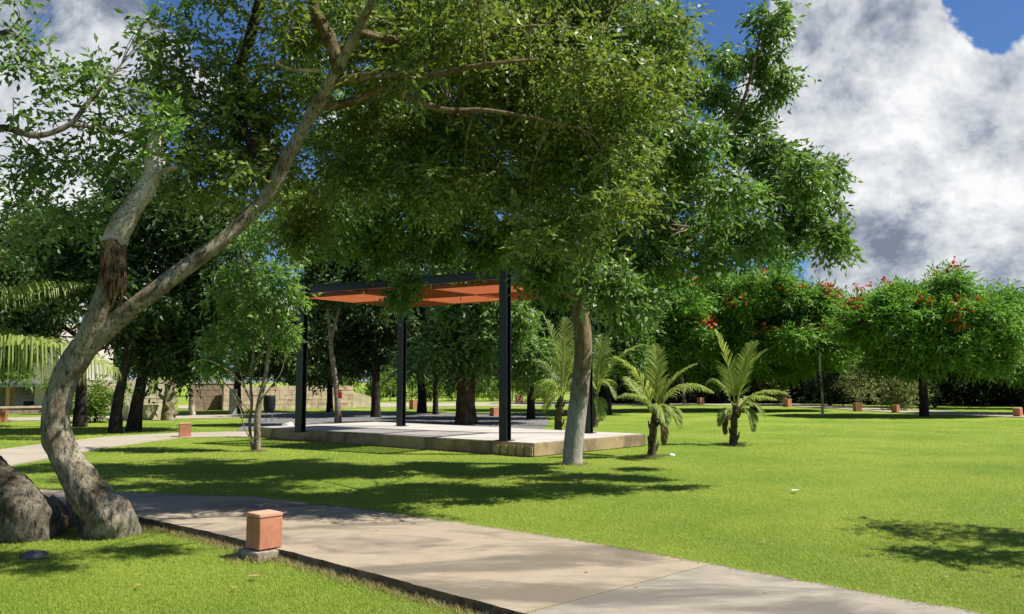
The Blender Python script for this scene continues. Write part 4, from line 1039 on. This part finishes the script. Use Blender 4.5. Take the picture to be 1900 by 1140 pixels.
# rounded cream mound wall
a = G(642, 757); y = a.y
mb = MB(); prof = []
xs = np.linspace(642, 694, 12)
tops = [728.5, 728, 727.5, 728, 729, 730, 731, 732, 733.5, 735, 737, 740]
fr_ = [P(x, t, y) for x, t in zip(xs, tops)]
vs = [(p.x, y, -0.02) for p in fr_] + [(p.x, y, p.z) for p in fr_] + [(p.x, y + 1.2, -0.02) for p in fr_] + [(p.x, y + 1.2, p.z) for p in fr_]
n = len(fr_)
fs = [(i, i + 1, n + i + 1, n + i) for i in range(n - 1)] + [(n + i, n + i + 1, 3 * n + i + 1, 3 * n + i) for i in range(n - 1)] + [(0, n, 3 * n, 2 * n), (n - 1, 3 * n - 1, 4 * n - 1, 2 * n - 1)]
fs += [(2 * n + i + 1, 2 * n + i, 3 * n + i, 3 * n + i + 1) for i in range(n - 1)]
mb.add(vs, fs)
o = mb.build('sloping_wall', M['stone_cream'], None, a); o.location = a
o.rotation_euler = (0, 0, R(28))
tag(o, 'bright cream wall with a sloping top right of the slim forked tree', 'wall')

# building with steps at the left edge
yb = 44.0
def bx(mb, px0, px1, py0, py1, y0, dep):
    a, b_ = P(px0, py1, y0), P(px1, py0, y0)
    mb.box(((a.x + b_.x) / 2, y0 + dep / 2, (a.z + b_.z) / 2), (b_.x - a.x, dep, b_.z - a.z))
house_o = P(-20, 760, yb); house_o.z = 0
house = empty('building', house_o, 'pale building with wide steps and an ochre pillar at the left picture edge', 'building')
mb = MB(); bx(mb, -260, 112, 600, 712, yb, 6.0); mb.build('upper_wall', M['render_white'], house, house_o)
mb = MB(); bx(mb, -260, 118, 711, 718.5, yb - 0.5, 7.0); mb.build('floor_slab', M['render_grey'], house, house_o)
mb = MB(); bx(mb, 62, 112, 718.5, 766, yb + 0.3, 5.5); mb.build('lower_wall', M['render_white'], house, house_o)
mb = MB(); bx(mb, -260, 62, 718.5, 766, yb + 3.2, 2.5); mb.build('back_wall', M['stone_cream'], house, house_o)
mb = MB(); bx(mb, 9, 18.5, 718.5, 766, yb - 0.2, 0.3); mb.build('pillar', M['ochre'], house, house_o)
mb = MB(); bx(mb, 43, 55, 745, 754, yb + 0.1, 0.4); mb.build('dark_box', M['dark'], house, house_o)
for k in range(6):
    mb = MB(); bx(mb, 20, 62.5, 757 - 6 * k - 5.2, 766, yb + 0.2 + 0.45 * k, 0.6); mb.build('step', M['render_white'], house, house_o)
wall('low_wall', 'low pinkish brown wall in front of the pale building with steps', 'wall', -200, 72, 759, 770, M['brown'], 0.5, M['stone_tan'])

# ------------------------------------------------------------------ small things
b = G(499, 783); Y0 = b.y
root = empty('litter_bin', b, 'black hanging litter bin on two thin legs behind the young tree', 'bin')
mb = MB(); mb.tube([b + Vector((0, 0, .36)), b + Vector((0, 0, .5)), b + Vector((0, 0, .8)), b + Vector((0, 0, 1.05))], [.16, .22, .24, .22], 14, 3); mb.build('barrel', M['dark'], root, b)
for sx in (-.12, .12):
    mb = MB(); mb.tube([b + Vector((sx, 0, 0)), b + Vector((sx, 0, .42))], [.015, .015], 6, 1); mb.build('leg', M['steel_edge'], root, b)
b = P(631, 737, 29.6)
mb = MB(); mb.box(b + Vector((0, 0, .06)), (.13, .12, .22)); mb.box(b + Vector((0, 0, .23)), (.17, .16, .05)); mb.box(b + Vector((-0.06, 0, .12)), (.03, .05, .3))
o = mb.build('red_box', M['red'], None, b, bevel=.012); o.location = b
tag(o, 'small red box fixed to the slim forked pale trunk behind the pavilion', 'box')

def rock(name, label, cat, pos, size, mat, seed, flat=0.7, group=None):
    bm = bmesh.new(); bmesh.ops.create_icosphere(bm, subdivisions=3, radius=1)
    for v in bm.verts:
        n_ = mnoise.noise(v.co * 1.3 + Vector((seed, 0, 0))) * .35 + mnoise.noise(v.co * 3.1 + Vector((0, seed, 0))) * .14
        v.co *= 1 + n_
        v.co = Vector((v.co.x * size[0], v.co.y * size[1], max(v.co.z, -0.45) * size[2]))
    me = bpy.data.meshes.new(name); bm.to_mesh(me); bm.free(); me.materials.append(mat)
    o = bpy.data.objects.new(name, me); COL.objects.link(o)
    o.location = Vector(pos) + Vector((0, 0, size[2] * .3))
    return tag(o, label, cat, group)
rock('rock', 'larger white rock beside the foot of the left pavilion post', 'rock', G(535, 798), (.24, .2, .2), M['rock'], 3, group='white rocks by the left post')
rock('rock', 'small pale rock left of the larger white rock by the left post', 'rock', G(522, 800), (.14, .12, .12), M['rock'], 5, group='white rocks by the left post')
rock('rock', 'dark flat stone in the shaded grass at the lower left', 'rock', G(62, 1036), (.13, .09, .05), M['rock_dark'], 8)
rock('pebble', 'white pebble lying on the lawn right of the left sunlit palm', 'pebble', G(1246, 846), (.075, .06, .04), M['white_litter'], 12)
rock('pebble', 'small grey stone against the dark side of the foreground path', 'pebble', G(706, 1083), (.035, .025, .018), M['rock'], 14)

def fallen_leaf(px, py, label, size, mat, rz, cat='leaf'):
    b = G(px, py)
    mb = MB()
    n = 9
    pts = []
    for i in range(n):
        t = i / (n - 1); wv = math.sin(math.pi * t) ** .8 * .28
        pts.append((t - .5, wv, .06 + .16 * (t - .5) ** 2 + .25 * wv)); pts.append((t - .5, 0, .05 + .16 * (t - .5) ** 2)); pts.append((t - .5, -wv, .06 + .16 * (t - .5) ** 2 + .25 * wv))
    vs = [(x * size, y * size, z * size) for x, y, z in pts]
    fs = [(3 * i, 3 * i + 3, 3 * i + 4, 3 * i + 1) for i in range(n - 1)] + [(3 * i + 1, 3 * i + 4, 3 * i + 5, 3 * i + 2) for i in range(n - 1)]
    mb.add(vs, fs, True)
    o = mb.build('fallen_leaf', mat); o.location = b + Vector((0, 0, .035)); o.rotation_euler = (0, 0, rz)
    return tag(o, label, cat, 'fallen leaves on the grass')
fallen_leaf(1476, 916, 'pale curled leaf on the open lawn between the palms and the picture edge', .14, M['white_litter'], .4)
fallen_leaf(471, 1079, 'brown curled leaf on the near grass just below the large bollard', .10, M['dry_leaf'], .2)
fallen_leaf(436, 1100, 'small tan leaf on the near grass left of the brown curled leaf', .06, M['dry_leaf'], 1.2)
fallen_leaf(257, 1095, 'pale leaf on the near grass at the lower left', .06, M['dry_leaf'], 2.0)
fallen_leaf(1178, 1018, 'dark leaf on the lawn close to the far edge of the foreground path', .05, M['dry_leaf'], 2.4)
fallen_leaf(1757, 1079, 'dark leaf on the lawn at the lower right', .05, M['dry_leaf'], .9)

for (px, py) in ((1345, 986), (1317, 984), (1612, 838), (1620, 874), (1254, 962), (1420, 1010), (1660, 1035), (1500, 990)):
    fallen_leaf(px, py, 'tiny dry leaf fleck lying on the open sunlit lawn', .035 + .012 * (px % 3), M['dry_leaf'], px * .7)
for (px, py) in ((1088, 1062), (840, 1020), (930, 1080), (1180, 1090), (700, 985), (1420, 1100)):
    o = fallen_leaf(px, py, 'tiny dry leaf fleck lying on the foreground path', .03 + .012 * (px % 3), M['dry_leaf'], px * .7)
    q = G(px, py, PZ); o.location = q - Vector((0, 0, .001)); o['group'] = 'dry leaf flecks on the path'
# tree outside the right picture edge that throws the shadow on the lawn
b = Vector((9.3, 7.9, 0))
rr = np.random.default_rng(95)
cl_ = [(Vector((x, y, z)), r) for x, y, z, r in ((7.3, 8.9, 4.6, .55), (6.6, 7.7, 3.9, .35), (7.4, 7.6, 4.3, .5), (7.6, 7.0, 4.2, .4), (8.4, 8.2, 5.0, .8), (8.2, 6.6, 4.4, .45), (9.4, 8.0, 5.6, 1.0), (10.3, 7.6, 5.0, .9), (7.9, 8.6, 4.4, .6))]
make_tree('shade_tree', 'tree outside the right picture edge that throws the leafy shadow onto the lawn', 'tree', b,
          [([b, b + Vector((0, 0, 1.8)), b + Vector((-.2, 0, 3.4)), b + Vector((-.2, 0, 4.8))], [.2, .16, .13, .06]), ([b + Vector((-.1, 0, 2.6)), Vector((8.2, 7.9, 3.8)), Vector((7.3, 7.8, 4.2))], [.09, .06, .03])],
          cl_, M['leaf_main'], 96, M['bark_dark'], nsub=10, per_sub=9, L=.13, W=.055, sl=.3, sub_r=0.32)

# ------------------------------------------------------------------ mown grass blades over the lawn
def inside(poly, X, Y):
    res = np.zeros(X.shape, bool)
    n = len(poly)
    for i in range(n):
        x0, y0 = poly[i][0], poly[i][1]; x1, y1 = poly[(i + 1) % n][0], poly[(i + 1) % n][1]
        cond = ((y0 > Y) != (y1 > Y))
        with np.errstate(divide='ignore', invalid='ignore'):
            xi = (x1 - x0) * (Y - y0) / (y1 - y0 + 1e-12) + x0
        res ^= cond & (X < xi)
    return res
def dist_line(poly, X, Y):
    dmin = np.full(X.shape, 1e9)
    for i in range(len(poly) - 1):
        ax, ay = poly[i][0], poly[i][1]; bx_, by_ = poly[i + 1][0] - ax, poly[i + 1][1] - ay
        t = np.clip(((X - ax) * bx_ + (Y - ay) * by_) / (bx_ * bx_ + by_ * by_), 0, 1)
        dmin = np.minimum(dmin, np.hypot(X - ax - t * bx_, Y - ay - t * by_))
    return dmin
rng = np.random.default_rng(7)
NB = 620000
u = rng.random(NB)
Yg = 1 / (1 / 4.6 + u * (1 / 34 - 1 / 4.6))          # denser close by
Xg = (rng.random(NB) * 2 - 1) * (0.68 * Yg + 0.6)
keep = ~inside(path_poly, Xg, Yg) & ~inside(left_poly, Xg, Yg) & ~inside([sc0, sc1, sc3, sc2], Xg, Yg) & ~inside(plaza_poly, Xg, Yg)
Xg, Yg = Xg[keep], Yg[keep]
n = len(Xg)
far = np.clip((Yg - 5) / 22, 0, 1)
hgt = (0.012 + 0.017 * rng.random(n)) * (1 + 0.5 * far)
wid = (0.0035 + 0.003 * rng.random(n)) * (1 + 2.2 * far)
az = rng.random(n) * 2 * np.pi
lean_ = 0.4 + 1.5 * rng.random(n)
dx, dy = np.cos(az), np.sin(az)
base_ = np.stack([Xg, Yg, np.full(n, -0.003)], 1)
sidev = np.stack([-dy, dx, np.zeros(n)], 1) * (wid / 2)[:, None]
tip = base_ + np.stack([dx * lean_, dy * lean_, np.ones(n)], 1) * hgt[:, None]
Vg = np.stack([base_ - sidev, base_ + sidev, tip], 1)
patch = np.array([mnoise.noise(Vector((x * .5, y * .5, 0))) for x, y in zip(Xg[::8], Yg[::8])])
patch = np.repeat(patch, 8)[:n] if len(patch) * 8 >= n else np.resize(patch, n)
pn = 0.5 + 0.5 * np.sin(Xg * 1.7 + 2 * np.sin(Yg * .9)) * np.sin(Yg * 1.3 + 1.5 * np.sin(Xg * .7))
big = np.interp(Yg, [5, 12, 22], [0.36, 0.47, 0.60])
pq = np.sin(Xg * .55 + 1.3 * np.sin(Yg * .37 + 1)) * np.sin(Yg * .6 + 1.1 * np.sin(Xg * .41))
dry = np.sin(Xg * 3.1 + 2 * np.sin(Yg * 2.3)) * np.sin(Yg * 3.7 + 2 * np.sin(Xg * 1.9))
tone = np.clip(big + 0.10 * (pn - .5) * 2 + 0.14 * pq + 0.10 * dry + (rng.random(n) - .5) * .5, 0, 1)
quad_mesh_o = quad_mesh('grass', Vg, tone, M['grass'], per=3)
tag(quad_mesh_o, 'short mown green grass covering the lawn', 'grass', kind='stuff')
# straw coloured dry grass along the edge of the near path
NE = 9000
tt = rng.random(NE)
ed = near_edge
pts = np.array([list(along(ed, t)) for t in tt])
ne_a, ne_b = G(960, 1135, PZ), G(525, 1021, PZ)
dirp = np.array([-(ne_b - ne_a).y, (ne_b - ne_a).x]); dirp = dirp / np.linalg.norm(dirp)
if (np.array([-3.0, 5.0]) - pts[0, :2]) @ dirp < 0: dirp = -dirp
off = np.abs(rng.normal(size=NE)) * 0.07 + 0.005
bx0 = np.stack([pts[:, 0] + dirp[0] * off, pts[:, 1] + dirp[1] * off, np.zeros(NE)], 1)
az = rng.random(NE) * 2 * np.pi; dx, dy = np.cos(az), np.sin(az); hg = .03 + .03 * rng.random(NE); ln = .5 + 1.5 * rng.random(NE)
sv = np.stack([-dy, dx, np.zeros(NE)], 1) * .0025
Ve = np.stack([bx0 - sv, bx0 + sv, bx0 + np.stack([dx * ln, dy * ln, np.ones(NE)], 1) * hg[:, None]], 1)
rings = []
for (q, r0_) in ((G(205, 990), .27), (G(45, 992), .32), (G(1063, 862), .2), (G(1210, 848), .14), (G(1362, 826), .16), (G(476, 838), .12), (G(489, 1034), .2)):
    m_ = 700
    an = rng.random(m_) * 2 * np.pi; rd = r0_ * .85 + np.abs(rng.normal(size=m_)) * .10
    rings.append(np.stack([q.x + np.cos(an) * rd, q.y + np.sin(an) * rd, np.zeros(m_)], 1))
bx1 = np.concatenate(rings); mr = len(bx1)
az = rng.random(mr) * 2 * np.pi; dx, dy = np.cos(az), np.sin(az); hg = .03 + .045 * rng.random(mr); ln = .3 + 1.2 * rng.random(mr)
sv = np.stack([-dy, dx, np.zeros(mr)], 1) * .003
Vr = np.stack([bx1 - sv, bx1 + sv, bx1 + np.stack([dx * ln, dy * ln, np.ones(mr)], 1) * hg[:, None]], 1)
Ve = np.concatenate([Ve, Vr])
def creeping(poly, m_, spread, hmax, z0):
    p_ = np.array([list(along(poly, t)) for t in rng.random(m_)])
    p_[:, :2] += rng.normal(size=(m_, 2)) * spread * rng.random((m_, 1)); p_[:, 2] = z0
    az = rng.random(m_) * 2 * np.pi; dx, dy = np.cos(az), np.sin(az); hg = .012 + hmax * rng.random(m_); ln = .5 + 2.0 * rng.random(m_)
    sv = np.stack([-dy, dx, np.zeros(m_)], 1) * .0028
    return np.stack([p_ - sv, p_ + sv, p_ + np.stack([dx * ln, dy * ln, np.ones(m_)], 1) * hg[:, None]], 1)
Vc = np.concatenate([creeping(far_edge, 14000, 0.05, 0.035, PZ - .01), creeping([jA.lerp(jB, t) for t in (0, .12)], 500, .025, .02, PZ - .02), creeping([jA.lerp(jB, t) for t in (.3, 1)], 260, .008, .012, PZ - .012)])
tag(quad_mesh('edge_grass', Vc, np.clip(rng.random(len(Vc)) * .8, 0, 1), M['grass'], per=3), 'green grass creeping over the far edge and joint of the path', 'grass', kind='stuff')
NE = len(Ve)
M['straw'] = leaf_material('straw_blade', (0.19, 0.15, 0.06), (0.36, 0.30, 0.13), (0.3, 0.25, 0.1), 0.25, 0.7)
tag(quad_mesh('dry_grass', Ve, rng.random(NE), M['straw'], per=3), 'dry straw coloured grass along the path edge', 'grass', kind='stuff')
